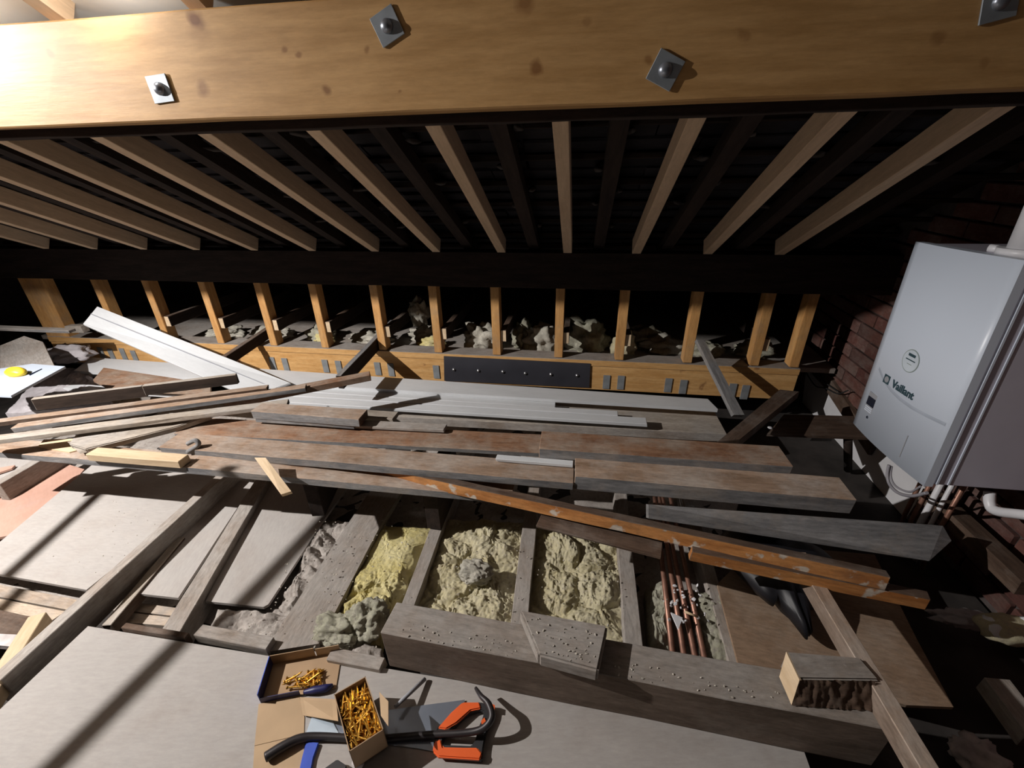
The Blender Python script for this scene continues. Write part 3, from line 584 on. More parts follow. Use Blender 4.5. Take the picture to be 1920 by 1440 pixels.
# low cross timber left of the big one and dusty rubble on it
board('cross_batten', (-1.4845, 0.7549, 0.03), (-1.2388, 0.7527, 0.03), .02, .05, 'brown', 'brown batten edge behind the foreground sheet, between the left joists', 'batten')
board('cross_batten', (-1.216, 0.7652, 0.03), (-0.945, 0.7571, 0.03), .04, .04, ['dustwood', 'paleboard', 'paleboard'], 'dusty cross batten behind the foreground sheet, left of the blue screw box', 'batten')
board('cross_batten', (-0.7313, 0.7523, 0.03), (-0.5505, 0.7444, 0.03), .04, .04, ['dustwood', 'paleboard', 'paleboard'], 'dusty cross batten between the blue screw box and the big cross timber', 'batten')
slab('foreground_sheet', [(-1.6227, 0.7543, 0.012),(-0.9426, 0.7461, 0.012),(-0.5536, 0.7612, 0.012),(0.0788, 0.7513, 0.012),(0.6282, 0.7378, 0.012),(0.6458, 0.7086, 0.012),(0.6446, 0.6092, 0.012),(0.4914, 0.3419, 0.012),(-0.7604, 0.1579, 0.012),(-1.7303, 0.2082, 0.012),(-1.6204, 0.4924, 0.012)], .012, 'ply', 'big grey plywood sheet in the foreground carrying the tools', 'sheet')
tb = board('cross_timber', (-0.5334, 0.7682, 0.178), (0.8055, 0.6998, 0.178), .105, .165, ['dustwood', 'crossface', 'crossface'], 'long square dusty timber across the foreground joists', 'timber', rough=.0015)
slab('timber_offcut', [(-0.0612, 0.7352, 0.228),(-0.1308, 0.8637, 0.228),(0.1269, 0.8477, 0.228),(0.0969, 0.7149, 0.228)], .05, 'dustwood', 'flat dusty offcut lying across the long foreground timber', 'offcut', bev=.006)
slab('hardboard_panel', [(0.5469, 0.9338, 0.004),(0.5574, 1.2267, 0.004),(0.7666, 1.4477, 0.004),(1.2013, 1.4502, 0.004),(1.1401, 1.0904, 0.004),(1.1127, 0.8867, 0.004),(0.9856, 0.8744, 0.004)], .012, 'hardboard', 'brown hardboard panel at right under the black bag', 'panel')
ob = slab('rough_block', [(0.5878, 0.8245, 0.245),(0.7699, 0.8341, 0.245),(0.7887, 0.779, 0.245),(0.5904, 0.7539, 0.245)], .065, 'dustwood', 'rough pale block with a hacked brown side on the long timber', 'block', bev=.004)
rugged('hacked_side', [(0.5912, 0.7527, 0.245),(0.775, 0.7758, 0.245),(0.7798, 0.7413, 0.181),(0.5805, 0.7255, 0.181)], .007, 'brown', ob)
slab('broken_end', [(0.5868, 0.8223, 0.246),(0.5914, 0.7509, 0.246),(0.5792, 0.7253, 0.181),(0.5706, 0.788, 0.19)], .006, 'cut', n=(-1, -.4, .2), parent=ob)
board('support_batten', (0.8197, 0.5522, 0.236), (0.7946, 1.0452, 0.236), .042, .057, ['stacktop', 'crossface', 'cut'], 'old batten with brown side lying over the long timber at right', 'batten', ext=.15)
# pipes between joists
for i, (a, b) in enumerate((((0.3546, 0.9336, -0.02),(0.376, 1.3089, -0.02)),((0.3904, 0.9317, -0.02),(0.4051, 1.3128, -0.02)),((0.4251, 0.9264, -0.02),(0.4299, 1.3161, -0.02)),((0.4535, 0.9236, -0.02),(0.463, 1.3206, -0.02)))):
    a, b = Vector(a), Vector(b); tube('copper_pipe', [a-(b-a)*.1, b+(b-a)*1.2], .0095, 'copper', None, 'dull copper pipe between joists, %s from the left' % ORD[i], 'pipe', 'four copper pipes between joists', smooth=False)

slab('floor_sheet', [(-2.6, .0, .012), (1.3, .0, .012), (1.3, -2.2, .012), (-2.6, -2.2, .012)], .012, 'ply', 'plywood flooring behind the viewer', 'sheet')
# ---------------------------------------------------------------- glass wool and rubble
fluff('wool_quilt', [(-0.7863, 0.8167, -0.055),(-0.622, 0.8768, -0.055),(-0.5956, 1.4179, -0.055),(-0.8796, 1.3973, -0.055)], .05, 'yelwool', 'bright yellow torn glass wool quilt between joists', seed=2, amp=.05, nx=90, ny=170, f=10, calm=.85)
fluff('wool_quilt', [(-0.5338, 0.966, -0.06),(-0.1576, 0.9537, -0.06),(-0.1968, 1.5083, -0.06),(-0.5882, 1.4743, -0.06)], .04, 'duswool', 'dull yellow dusty wool quilt in the bay with the pale torn tuft', seed=9, amp=.05, nx=130, ny=150, f=7.5)
fluff('wool_quilt', [(-0.1174, 0.9593, -0.06),(0.2238, 0.9597, -0.06),(0.2537, 1.5505, -0.06),(-0.1582, 1.5134, -0.06)], .04, 'duswool', 'dull yellow wool quilt left of the joist by the copper pipes', seed=14, amp=.05, nx=130, ny=150, f=7.5)
lump('wool_tuft', (-0.3422, 1.1483, -0.01), (.065, .042, .045), 'palewool', 'pale torn tuft standing up in the dull yellow wool', 'wool', seed=5, amp=.30, sub=5, f=1.8)
lump('wool_tuft', (-0.7506, 0.8618, -0.03), (.09, .05, .05), 'greywool', 'grey green wool clump left of the big timber end', 'wool', seed=12, amp=.34, sub=5, f=2.0)
lump('wool_tuft', (-0.6764, 0.9113, -0.03), (.07, .07, .06), 'greywool', 'grey green wool clump against the left end of the big timber', 'wool', seed=17, amp=.34, sub=5, f=2.0)
fluff('wool_quilt', [(0.2893, 0.9871, -0.06),(0.3687, 0.9853, -0.06),(0.3956, 1.2693, -0.06),(0.3011, 1.22, -0.06)], .055, 'greywool', 'grey green wool lump left of the copper pipes', seed=21, amp=.05, nx=34, ny=44)
fluff('wool_quilt', [(0.4615, 0.9512, -0.05),(0.5736, 0.9448, -0.05),(0.5952, 1.2401, -0.05),(0.4845, 1.2251, -0.05)], .04, 'greywool', 'grey green wool right of the copper pipes', seed=25, amp=.045, nx=34, ny=50)
fluff('rubble_heap', [(-1.0581, 0.8797, -0.075),(-0.9021, 0.8909, -0.075),(-0.9162, 1.413, -0.075),(-1.1323, 1.4192, -0.075)], .045, 'debris', 'crumbly grey rubble beside the rounded panel', 'rubble', seed=33, amp=.05, nx=40, ny=80, f=11)
fluff('rubble_heap', [(-1.2305, 0.8155, -0.045),(-0.9572, 0.8052, -0.045),(-0.9824, 0.9213, -0.045),(-1.2706, 0.9102, -0.045)], .03, 'debris', 'low dusty rubble in front of the rounded panel', 'rubble', seed=37, amp=.022, nx=50, ny=24, f=14)
fluff('rubble_heap', [(-0.862, 0.7852, -0.03),(-0.5701, 0.7671, -0.03),(-0.5959, 0.8437, -0.03),(-0.837, 0.8403, -0.03)], .02, 'debris', 'dusty rubble behind the blue screw box', 'rubble', seed=39, amp=.02, nx=50, ny=20, f=14)
fluff('floor_dust', [(-3.6, .9, -.128), (.9, .9, -.128), (.9, 2.5, -.128), (-3.6, 2.5, -.128)], .004, 'debris', 'grey dust and plaster backs seen between the joists', 'dust', seed=41, amp=.02, nx=160, ny=60, kind='stuff', under=0)  # stops short at right so the shade-toned floor shows
def chips(name, quad, n, smin, smax, mat, label, seed, lift=.0):
    rng = random.Random(seed); bm = bmesh.new(); q = [Vector(p) for p in quad]
    for _ in range(n):
        u, v = rng.random(), rng.random(); p = (q[0]*(1-u)+q[1]*u)*(1-v)+(q[3]*(1-u)+q[2]*u)*v; s = rng.uniform(smin, smax)
        r = bmesh.ops.create_icosphere(bm, subdivisions=1, radius=s)
        rot = Matrix.Rotation(rng.uniform(0, 6), 3, Vector((rng.random()-.5, rng.random()-.5, rng.random()-.5+.01)))
        for vv in r['verts']: vv.co = rot @ Vector((vv.co.x*rng.uniform(.6, 1.6), vv.co.y*rng.uniform(.5, 1.0), vv.co.z*rng.uniform(.3, .8)))+p+Vector((0, 0, lift))
    me = bpy.data.meshes.new(name); bm.to_mesh(me); bm.free(); o = link(name, me, mat); return tag(o, label, 'debris', None, 'stuff')
chips('crumbs', [(-1.1074, 0.8147, 0.01),(-0.5491, 0.7663, 0.01),(-0.6037, 1.3509, 0.01),(-1.0829, 1.3201, 0.01)], 160, .001, .004, 'chip', 'pale crumbs scattered on the rubble and wool at centre left', 1, .012)
chips('crumbs', [(-0.465, 0.9293, 0.0),(0.1985, 0.9273, 0.0),(0.2166, 1.323, 0.0),(-0.4938, 1.2563, 0.0)], 130, .001, .004, 'chip', 'pale crumbs scattered over the dull yellow wool', 2, .01)
chips('crumbs', [(-0.0687, 0.7379, 0.229),(0.0874, 0.7239, 0.229),(0.1113, 0.8286, 0.229),(-0.1107, 0.843, 0.229)], 60, .001, .004, 'chip', 'crumbs on the flat dusty offcut', 3, 0)
chips('crumbs', [(-0.5065, 0.7679, 0.179),(0.5719, 0.7179, 0.179),(0.5993, 0.757, 0.179),(-0.4929, 0.8179, 0.179)], 110, .001, .004, 'chip', 'dust crumbs along the top of the long foreground timber', 4, 0)
chips('crumbs', [(-2.2237, 0.9173, -0.03),(-1.8352, 0.9073, -0.03),(-1.8068, 1.3366, -0.03),(-2.275, 1.3889, -0.03)], 60, .001, .0035, 'chip', 'dust crumbs on the far left grey panel', 5, 0)
chips('crumbs', [(0.3307, 1.0384, 0.0),(0.4913, 1.0604, 0.0),(0.5077, 1.2116, 0.0),(0.3525, 1.1907, 0.0)], 30, .003, .009, 'plaster', 'white crumbs over the copper pipes', 6, .01)
tube('wood_splinter', [(0.4123, 1.0813, 0.02),(0.4515, 1.0721, 0.015)], .004, 'cut', None, 'pale splinter lying across the copper pipes', 'splinter', smooth=False)
slab('plaster_flake', [(0.365, 1.0728, 0.02),(0.4024, 1.0613, 0.015),(0.3817, 1.0192, 0.01)], .006, 'plaster', 'white flake lying on the copper pipes', 'flake')

# ---------------------------------------------------------------- long stack of old timbers
OLD = ['redtop', 'greyside', 'greyside']; GREY = ['stacktop', 'greyside', 'greyside']; G2 = ['greyside', 'greyside', 'greyside']; BR = ['brown', 'brown', 'brown']
board('old_timber', (-2.6882, 1.2588, 0.305), (-1.5809, 1.2647, 0.305), .10, .033, GREY, 'grey front timber of the stack, left piece under the ribbed board', 'timber', 'old timbers stacked across the joists')
board('old_timber', (-1.5857, 1.2611, 0.31), (-0.2219, 1.3209, 0.245), .085, .033, ['stacktop', 'greyside', 'greyside'], 'front brown-topped timber of the stack, in front of the painted lath', 'timber', 'old timbers stacked across the joists')
board('old_timber', (-1.7853, 1.3514, 0.332), (0.013, 1.3373, 0.332), .115, .036, ['stacktop', 'greyside', 'greyside'], 'second timber of the stack with a knotted grey left end', 'timber', 'old timbers stacked across the joists')
board('old_timber', (0.0157, 1.3405, 0.36), (0.9704, 1.3311, 0.36), .125, .062, ['stacktop', 'greyside', 'brown'], 'thick grey-fronted timber, middle of the stack at right', 'timber', 'old timbers stacked across the joists')
board('old_timber', (-1.8142, 1.4589, 0.332), (-0.1322, 1.5116, 0.332), .14, .022, OLD, 'reddish-topped wide timber at the back of the stack', 'timber', 'old timbers stacked across the joists')
board('old_timber', (-0.1294, 1.4524, 0.395), (0.8078, 1.4552, 0.395), .13, .045, OLD, 'upper reddish timber at right with black stencil-like marks on its side', 'timber', 'old timbers stacked across the joists')
board('white_offcut', (-0.3009, 1.4265, 0.349), (0.0101, 1.4231, 0.349), .03, .014, 'white', 'thin white strip sticking out between two old timbers', 'strip')
slab('old_timber', [(0.2909, 1.3229, 0.27),(1.2738, 1.343, 0.27),(1.2929, 1.3118, 0.235),(1.1964, 1.2439, 0.2),(0.297, 1.3151, 0.21)], .06, 'greyside', 'heavy dark grey timber at right end below the stack', 'timber', 'old timbers stacked across the joists', n=(0, -1, .5))
board('cross_bearer', (-0.6004, 1.3541, 0.255), (-0.5962, 1.6429, 0.255), -.06, .25, 'dark', 'dark bearer under the middle of the timber stack', 'timber', 'bearers under the timber stack')
board('cross_bearer', (0.7955, 1.3651, 0.255), (0.7866, 1.6158, 0.255), .06, .25, 'dark', 'dark bearer under the right of the timber stack', 'timber', 'bearers under the timber stack')
board('cross_bearer', (-1.1442, 1.3555, 0.255), (-1.1951, 1.6149, 0.255), -.06, .25, 'dark', 'dark bearer under the left of the timber stack', 'timber', 'bearers under the timber stack')
l1 = board('painted_lath', (-0.8982, 1.4001, 0.292), (0.929, 1.0357, 0.325), .034, .050, ['brown', 'painted', 'painted'], 'long orange lath with flaking white paint lying over the stack', 'lath', rough=.002, roll=-6)
board('painted_lath', (0.4014, 1.1123, 0.275), (1.041, 1.0193, 0.275), .03, .048, ['brown', 'painted', 'painted'], 'shorter flaking lath under the long orange one at right', 'lath', rough=.002)
board('under_board', (-0.1152, 1.1947, 0.24), (0.3095, 1.1054, 0.24), .12, .012, 'brown', 'thin brown board in shadow under the orange lath', 'board')
tube('cloth_tie', [(-1.6416, 1.3599, 0.355),(-1.6054, 1.3666, 0.37),(-1.5958, 1.3647, 0.35),(-1.6429, 1.346, 0.32)], .010, 'greyside', None, 'grey rag tie around the knotted timber end', 'tie')
slab('pine_stick', [(-1.265, 1.2854, 0.37),(-1.2193, 1.2911, 0.37),(-1.0558, 1.1843, 0.305),(-1.0836, 1.1624, 0.305)], .018, 'cut', 'short pale stick hanging over the front timber', 'stick')
board('pine_offcut', (-2.0336, 1.2472, 0.345), (-1.5934, 1.2497, 0.345), .055, .035, 'cut', 'fresh pale orange offcut lying on the front timber', 'offcut')
slab('ribbed_board', [(-2.1717, 1.2951, 0.355),(-2.2035, 1.3512, 0.36),(-2.0955, 1.429, 0.37),(-1.7704, 1.5696, 0.375),(-1.7024, 1.5712, 0.37),(-1.8002, 1.4711, 0.36),(-1.9894, 1.3487, 0.345),(-2.0832, 1.2873, 0.34)], .03, 'paleboard', 'broken tan board with a ragged rotten edge', 'board', bev=.004)
rugged('rotten_edge', [(-2.1975, 1.3117, 0.35),(-1.818, 1.5002, 0.355),(-1.8274, 1.5094, 0.325),(-2.1094, 1.2797, 0.315)], .016, 'paleboard', bpy.data.objects['ribbed_board'])
slab('pale_offcut', [(-2.3797, 1.3103, 0.31),(-2.417, 1.3659, 0.31),(-2.2538, 1.3945, 0.31),(-2.1495, 1.3302, 0.31),(-2.1884, 1.2928, 0.31)], .03, 'cut', 'pale offcut end poking out left of the ribbed board', 'offcut')

# crossing layer of dark boards running up to the right
board('crossing_board', (-2.5135, 1.1875, 0.4), (-1.3615, 1.6659, 0.4), .052, .022, ['paleboard', 'paleboard', 'dark'], 'palest of the crossing boards, lowest in the fan', 'board', 'boards crossing the left of the stack')
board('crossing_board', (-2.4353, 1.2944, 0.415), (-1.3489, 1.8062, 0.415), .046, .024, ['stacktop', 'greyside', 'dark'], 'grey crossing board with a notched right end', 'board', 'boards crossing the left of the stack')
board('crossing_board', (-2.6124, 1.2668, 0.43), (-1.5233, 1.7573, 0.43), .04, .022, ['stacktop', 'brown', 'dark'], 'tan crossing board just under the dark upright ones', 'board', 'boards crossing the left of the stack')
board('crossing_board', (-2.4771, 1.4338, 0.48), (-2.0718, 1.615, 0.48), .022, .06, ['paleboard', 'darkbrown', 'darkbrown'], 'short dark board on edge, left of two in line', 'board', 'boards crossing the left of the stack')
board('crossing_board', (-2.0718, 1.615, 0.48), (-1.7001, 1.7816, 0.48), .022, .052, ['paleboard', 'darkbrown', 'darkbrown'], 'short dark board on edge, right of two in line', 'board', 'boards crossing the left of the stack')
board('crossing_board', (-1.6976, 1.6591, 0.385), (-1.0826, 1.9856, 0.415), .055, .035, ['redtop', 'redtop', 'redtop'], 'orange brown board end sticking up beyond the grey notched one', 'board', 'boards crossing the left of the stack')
# grooved grey timbers in the middle
gb = board('grooved_timber', (-1.4824, 1.572, 0.405), (-0.9468, 1.5639, 0.405), .085, .04, ['stacktop', 'greyside', 'brown'], 'grey grooved timber block in the middle with brown cut end', 'timber')
board('tongue', (-1.4724, 1.5723, 0.368), (-0.9797, 1.5701, 0.368), .04, .022, 'greyside', None, None, parent=gb)
board('short_board', (-1.2122, 1.6812, 0.345), (-0.8388, 1.6758, 0.345), .07, .02, 'paleboard', 'short pale-ended board behind the grooved timber', 'board')
board('short_board', (-0.997, 1.5843, 0.355), (-0.5668, 1.6, 0.355), .05, .015, 'dustwood', 'thin split board on the reddish timber, right of the grooved block', 'board')

# white fascia boards
WH = 'white'
slab('white_board', [(-3.4456, 2.2973, 0.175),(-3.5671, 2.5186, 0.175),(0.756, 2.3701, 0.175),(0.7831, 2.2565, 0.175)], .02, WH, 'longest white board, backmost of the white stack by the eaves', 'board', 'white boards stacked by the eaves')
board('white_board', (-2.1981, 2.2283, 0.155), (-0.1073, 2.2056, 0.155), .060, .02, WH, 'white board ending first from the left in the white stack', 'board', 'white boards stacked by the eaves', rough=.0005)
board('white_board', (-2.1471, 2.164, 0.155), (0.2414, 2.1573, 0.155), .051, .02, WH, 'white board ending between two others, third row of the white stack', 'board', 'white boards stacked by the eaves', rough=.0005)
board('white_board', (-3.3691, 2.085, 0.155), (0.3896, 2.086, 0.155), .065, .02, WH, 'front white board of the white stack, ending furthest forward', 'board', 'white boards stacked by the eaves', rough=.0005)
wb = slab('white_board', [(-3.1242, 2.38, 0.6195),(-1.745, 2.2165, 0.215),(-1.8991, 2.0387, 0.2),(-3.1226, 2.25, 0.5435)], .018, WH, 'tilted white grooved board leaning up to the left', 'board', 'white boards stacked by the eaves', bev=.003)
ga, gb_ = Vector((-3.1231, 2.325, 0.5864)), Vector((-1.8121, 2.1534, 0.21))
nz = (wb.matrix_world.to_3x3() @ Vector((0, 0, 1))).normalized()
slab('groove', [ga+nz*.0015, gb_+nz*.0015, gb_+Vector((0, -.006, -.002))+nz*.0015, ga+Vector((0, -.006, -.003))+nz*.0015], .003, 'greyplastic', parent=wb)
board('grey_plank', (-1.8424, 2.0736, 0.1), (0.8065, 2.1225, 0.1), .30, .05, ['paleboard', 'dustwood', 'dustwood'], 'dusty pale plank under the white boards', 'plank')
slab('red_board', [(-3.1016, 2.1415, 0.2),(-3.2213, 2.3203, 0.2),(-2.5652, 2.2246, 0.2),(-2.2696, 2.1728, 0.2),(-2.1706, 2.0549, 0.2),(-2.8784, 2.0527, 0.2)], .02, 'redtop', 'frosted reddish board lying on the white boards at left', 'board', bev=.002)
slab('black_shelf', [(0.9315, 1.9689, 0.21),(1.0838, 2.1749, 0.21),(1.4248, 2.1989, 0.21),(1.3893, 1.9918, 0.21)], .012, 'brown', 'smooth dark shelf board jutting toward the boiler', 'board')
tube('shelf_prop', [(1.3152, 2.0083, 0.19),(1.4747, 2.1643, -0.1)], .02, 'dark', None, 'dark prop under the shelf board beside the boiler', 'prop', smooth=False)
dome('white_spot', (0.9649, 2.0261, 0.213), (0, 0, 1), .012, .004, 'plaster', bpy.data.objects['black_shelf'])
# leaning dark timbers
slab('leaning_timber', [(0.7063, 1.7008, 0.34),(0.6067, 1.6725, 0.34),(1.0882, 2.3, 0.2929),(1.1882, 2.3, 0.2859)], .04, 'brown', 'dark brown timber leaning up right behind the stack', 'timber', bev=.002)
slab('leaning_batten', [(0.6767, 2.52, 0.4804),(0.7253, 2.52, 0.4692),(0.9033, 2.1988, 0.18),(0.8476, 2.1923, 0.18)], .03, 'greyside', 'grey batten leaning from a strut down to the white boards', 'batten', n=(0, -1, .3))
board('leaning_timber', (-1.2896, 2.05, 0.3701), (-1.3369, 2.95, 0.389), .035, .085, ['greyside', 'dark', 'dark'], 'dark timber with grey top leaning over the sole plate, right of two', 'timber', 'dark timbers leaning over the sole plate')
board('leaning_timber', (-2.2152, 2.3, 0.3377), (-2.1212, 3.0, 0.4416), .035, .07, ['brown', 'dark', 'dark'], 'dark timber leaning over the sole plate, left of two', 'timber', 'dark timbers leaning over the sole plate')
# far left corner
board('grey_batten', (-4.0522, 2.2, 0.5121), (-3.332, 2.3, 0.4714), .05, .02, ['dustwood', 'greyside', 'greyside'], 'grey batten lying level at far left below the double strut', 'batten')
slab('fibre_board', [(-3.4848, 1.95, 0.3168),(-3.7931, 2.2, 0.3866),(-3.6348, 2.25, 0.4415),(-3.5088, 2.25, 0.4048),(-3.1291, 2.0, 0.3439)], .012, 'dustwood', 'grey beige fibre board propped at far left', 'board', n=(0, -1, .6))
wp_ = slab('white_sheet', [(-3.0345, 1.5413, 0.42),(-2.7823, 1.5473, 0.42),(-2.8827, 1.8903, 0.42),(-3.1237, 1.9018, 0.42),(-3.3457, 1.7471, 0.42)], .012, 'whiteblue', 'bluish white panel with black edge at far left', 'panel')
slab('slot', [(-2.9493, 1.76, 0.4215),(-2.9739, 1.8409, 0.4215),(-2.9852, 1.8468, 0.4215),(-2.9712, 1.7712, 0.4215)], .002, 'screen', parent=wp_)
lump('yellow_case', (-3.0321, 1.7609, 0.42), (.062, .034, .030), 'yellow', 'small rounded yellow object on the bluish white panel', 'tool', seed=2, sub=3, amp=.12, f=1.0)
fluff('dust_sheet', [(-3.3562, 1.8, 0.13),(-2.7779, 1.9644, 0.13),(-3.4663, 2.3916, 0.13),(-3.8394, 2.416, 0.13)], .03, 'dustcloth', 'dusty grey crumpled sheet between white panel and white boards', 'sheet', seed=51, amp=.04, nx=60, ny=44, f=5)
lump('rubble_lump', (-3.6165, 2.4357, 0.2), (.16, .1, .06), 'dustcloth', 'dusty grey heap below the eaves beam at left', 'heap', seed=55, amp=.4)
board('packing_block', (-3.6403, 2.5, 0.4205), (-3.5031, 2.5, 0.4251), .05, .05, 'paleboard', 'small pale block on the sole plate at far left', 'block')

# black bag and right-hand corner
def bagmesh():
    bm = bmesh.new(); bmesh.ops.create_uvsphere(bm, u_segments=40, v_segments=24, radius=1)
    for v in bm.verts:
        a = math.atan2(v.co.y, v.co.x); fold = .12*math.sin(a*9)+.08*math.sin(a*17+1); v.co.x *= (1+fold); v.co.y *= (1+fold)
        v.co += Vector((0, 0, .12*noise.noise(v.co*3)))
        if v.co.y < 0: v.co.x *= max(.12, 1+v.co.y*.95)
    for f in bm.faces: f.smooth = True
    me = bpy.data.meshes.new('bin_bag'); bm.to_mesh(me); bm.free(); return me
bg = link('bin_bag', bagmesh(), 'bag'); p0, p1 = Vector((0.7311, 1.0307, 0.02)), Vector((0.7886, 1.2921, 0.02))
bg.location = p1+Vector((-.02, .0, .045)); bg.scale = (.20, (p1-p0).length*1.0, .06); tag(bg, 'black plastic bag poking out from under the orange laths', 'bag')
lump('foam_packet', (1.3782, 1.1074, 0.06), (.085, .05, .04), 'yellow', None, None, seed=61, sub=3, amp=.2)
fp_ = bpy.data.objects['foam_packet']; fp_.data.materials.clear(); fp_.data.materials.append(M['duswool']); tag(fp_, 'yellow brown packet with white ends in the dark right corner', 'packet')
o = lump('white_end', (1.3246, 1.1039, 0.07), (.02, .035, .03), 'plaster', None, None, seed=63, sub=2); o.parent = fp_; o.matrix_parent_inverse = Matrix.Translation(fp_.location).inverted()
o = lump('white_end', (1.4227, 1.1141, 0.08), (.02, .03, .03), 'plaster', None, None, seed=64, sub=2); o.parent = fp_; o.matrix_parent_inverse = Matrix.Translation(fp_.location).inverted()
lump('crumpled_film', (1.3259, 1.1845, 0.0), (.09, .03, .03), 'dustcloth', 'crumpled greyish film in the dark right corner', 'film', seed=66, amp=.5)
board('edge_timber', (1.2811, 0.8566, -0.02), (1.2841, 1.01, -0.02), -.07, .06, ['dustwood', 'paleboard', 'brown'], 'dusty timber end at the lower right edge', 'timber')
lump('plaster_lump', (1.1593, 0.8118, -0.1), (.06, .05, .03), 'concrete', 'pale crumbly lump in the lower right corner', 'lump', seed=68, amp=.5)

# ---------------------------------------------------------------- tools and screw boxes on the foreground sheet
Z0 = .0125
def local_box(name, P0, P1, depth, h, label, mats, cut=1.0):
    """open tray: P0-P1 near base edge, depth away; returns empty and a maker of walls in (u, v, z)"""
    P0, P1 = Vector(P0), Vector(P1); d = (P1-P0); L = d.length; x = d.normalized(); y = Vector((0, 0, 1)).cross(x)
    m = frame(P0, x, y); e = empty(name, P0, m); tag(e, label, 'box'); bpy.context.view_layer.update()
    def wall(pn, lo, hi, mat):
        bm = bmesh.new(); bmesh.ops.create_cube(bm, size=1)
        for v in bm.verts: v.co = Vector([lo[k]+(hi[k]-lo[k])*(v.co[k]+.5) for k in range(3)])
        me = bpy.data.meshes.new(pn); bm.to_mesh(me); bm.free(); o = link(pn, me, mat, mat=m.copy()); o.parent = e; o.matrix_parent_inverse = m.inverted(); return o
    return e, wall, L, m
def screw_mesh(L=.05, r=.0024):
    bm = bmesh.new(); prof = [(0, r*2.1), (.0015, r*2.1), (.005, r), (L*.85, r), (L, .0003)]; rings = []
    for (x, rr) in prof: rings.append([bm.verts.new((x, rr*math.cos(k*math.pi/3), rr*math.sin(k*math.pi/3))) for k in range(6)])
    for a, b in zip(rings, rings[1:]):
        for k in range(6): bm.faces.new((a[k], a[(k+1) % 6], b[(k+1) % 6], b[k]))
    bm.faces.new(rings[0][::-1]); bm.faces.new(rings[-1]); bmesh.ops.recalc_face_normals(bm, faces=bm.faces[:])
    me = bpy.data.meshes.new('screw'); bm.to_mesh(me); bm.free(); me.materials.append(M['brass']); return me
smesh = screw_mesh()
def screws(m, n, lo, hi, zlo, zhi, label, group, seed, pref=None):
    rng = random.Random(seed)
    for i in range(n):
        a = rng.uniform(0, 6.28) if pref is None or rng.random() < .35 else pref+rng.uniform(-.35, .35)
        o = bpy.data.objects.new('screw', smesh); C.objects.link(o)
        u, v = rng.uniform(lo[0], hi[0]), rng.uniform(lo[1], hi[1]); z = rng.uniform(zlo, zhi); ca, sa = math.cos(a), math.sin(a)
        u = min(max(u, lo[0]+max(0, -ca*.05)), hi[0]-max(0, ca*.05)); v = min(max(v, lo[1]+max(0, -sa*.05)), hi[1]-max(0, sa*.05))
        o.matrix_world = m @ Matrix.Translation((u, v, z)) @ Matrix.Rotation(a, 4, 'Z') @ Matrix.Rotation(rng.uniform(-.25, .25), 4, 'Y')
        tag(o, label, 'screw', group)
e1, wall, L, m1 = local_box('screw_box', (-0.8655, 0.615, 0.0135), (-0.6653, 0.6831, 0.0135), .10, .042, 'torn open blue screw box with cardboard flaps on the foreground sheet', None)
D1 = .115
wall('base', (0, 0, 0), (L, D1, .002), 'cardin'); wall('left_side', (0, 0, 0), (.002, D1, .042), 'blue'); wall('back_side', (0, D1-.002, 0), (L*.62, D1, .042), 'cardin')
wall('front_side', (0, 0, 0), (L*.52, .002, .022), 'navy'); wall('left_lining', (.002, .002, .002), (.003, D1-.002, .041), 'navy')
o = wall('back_flap', (L*.64, D1-.002, 0), (L*.98, D1, .036), 'card')
screws(m1, 34, (L*.25, .012), (L*.80, D1*.55), .004, .012, 'yellow screw lying in the torn blue box', 'screws in the torn blue box', 3, .15)
slab('box_flap', [(-0.8696, 0.6113, 0.014),(-0.7677, 0.6519, 0.014),(-0.7166, 0.5991, 0.014),(-0.6942, 0.5598, 0.014),(-0.8131, 0.5151, 0.014)], .0015, 'card', parent=e1)
slab('box_flap', [(-0.8123, 0.514, 0.014),(-0.6935, 0.5586, 0.014),(-0.6504, 0.4881, 0.014),(-0.6282, 0.4469, 0.014),(-0.7572, 0.4284, 0.014)], .0015, 'card', parent=e1)
slab('box_flap', [(-0.7592, 0.6446, 0.016),(-0.6428, 0.6477, 0.03),(-0.5998, 0.5871, 0.05),(-0.7204, 0.5997, 0.02)], .0015, 'card', parent=e1)
tube('plastic_bag_end', [(-0.752, 0.6568, 0.02),(-0.7215, 0.6649, 0.024),(-0.6897, 0.6754, 0.024),(-0.6772, 0.6885, 0.02)], [.006, .011, .011, .004], 'navy', e1)
RZ = .115
a_, b_, c_, d_ = Vector((-0.6201, 0.6126, 0.115)), Vector((-0.5583, 0.6693, 0.115)), Vector((-0.4364, 0.5647, 0.115)), Vector((-0.5057, 0.5054, 0.115))
x_ = ((c_-d_)+(b_-a_)).normalized(); Lx = ((c_-d_).length+(b_-a_).length)/2; Ly = ((a_-d_).length+(b_-c_).length)/2
P0 = (a_+b_+c_+d_)/4-x_*Lx/2-Vector((0, 0, 1)).cross(x_)*Ly/2; P0.z = .032
e2, wall, L, m2 = local_box('screw_box', P0, P0+x_*Lx, Ly, RZ-.032, 'open brown cardboard box full of yellow screws resting on the black bar', None)
H2 = RZ-.032
wall('base', (0, 0, 0), (L, Ly, .002), 'cardin'); wall('side', (0, 0, 0), (.0022, Ly, H2), 'cardin'); wall('side', (L-.0022, 0, 0), (L, Ly, H2), 'cardin'); wall('side', (0, 0, 0), (L, .0022, H2), 'cardin'); wall('side', (0, Ly-.0022, 0), (L, Ly, H2), 'cardin')
slab('box_flap', [(-0.4927, 0.6412, 0.118),(-0.4553, 0.6177, 0.126),(-0.4318, 0.5613, 0.126),(-0.4639, 0.5855, 0.118)], .0015, 'card', parent=e2)
wall('screw_bed', (.004, .004, .002), (L-.004, Ly-.004, H2*.55), 'brass')
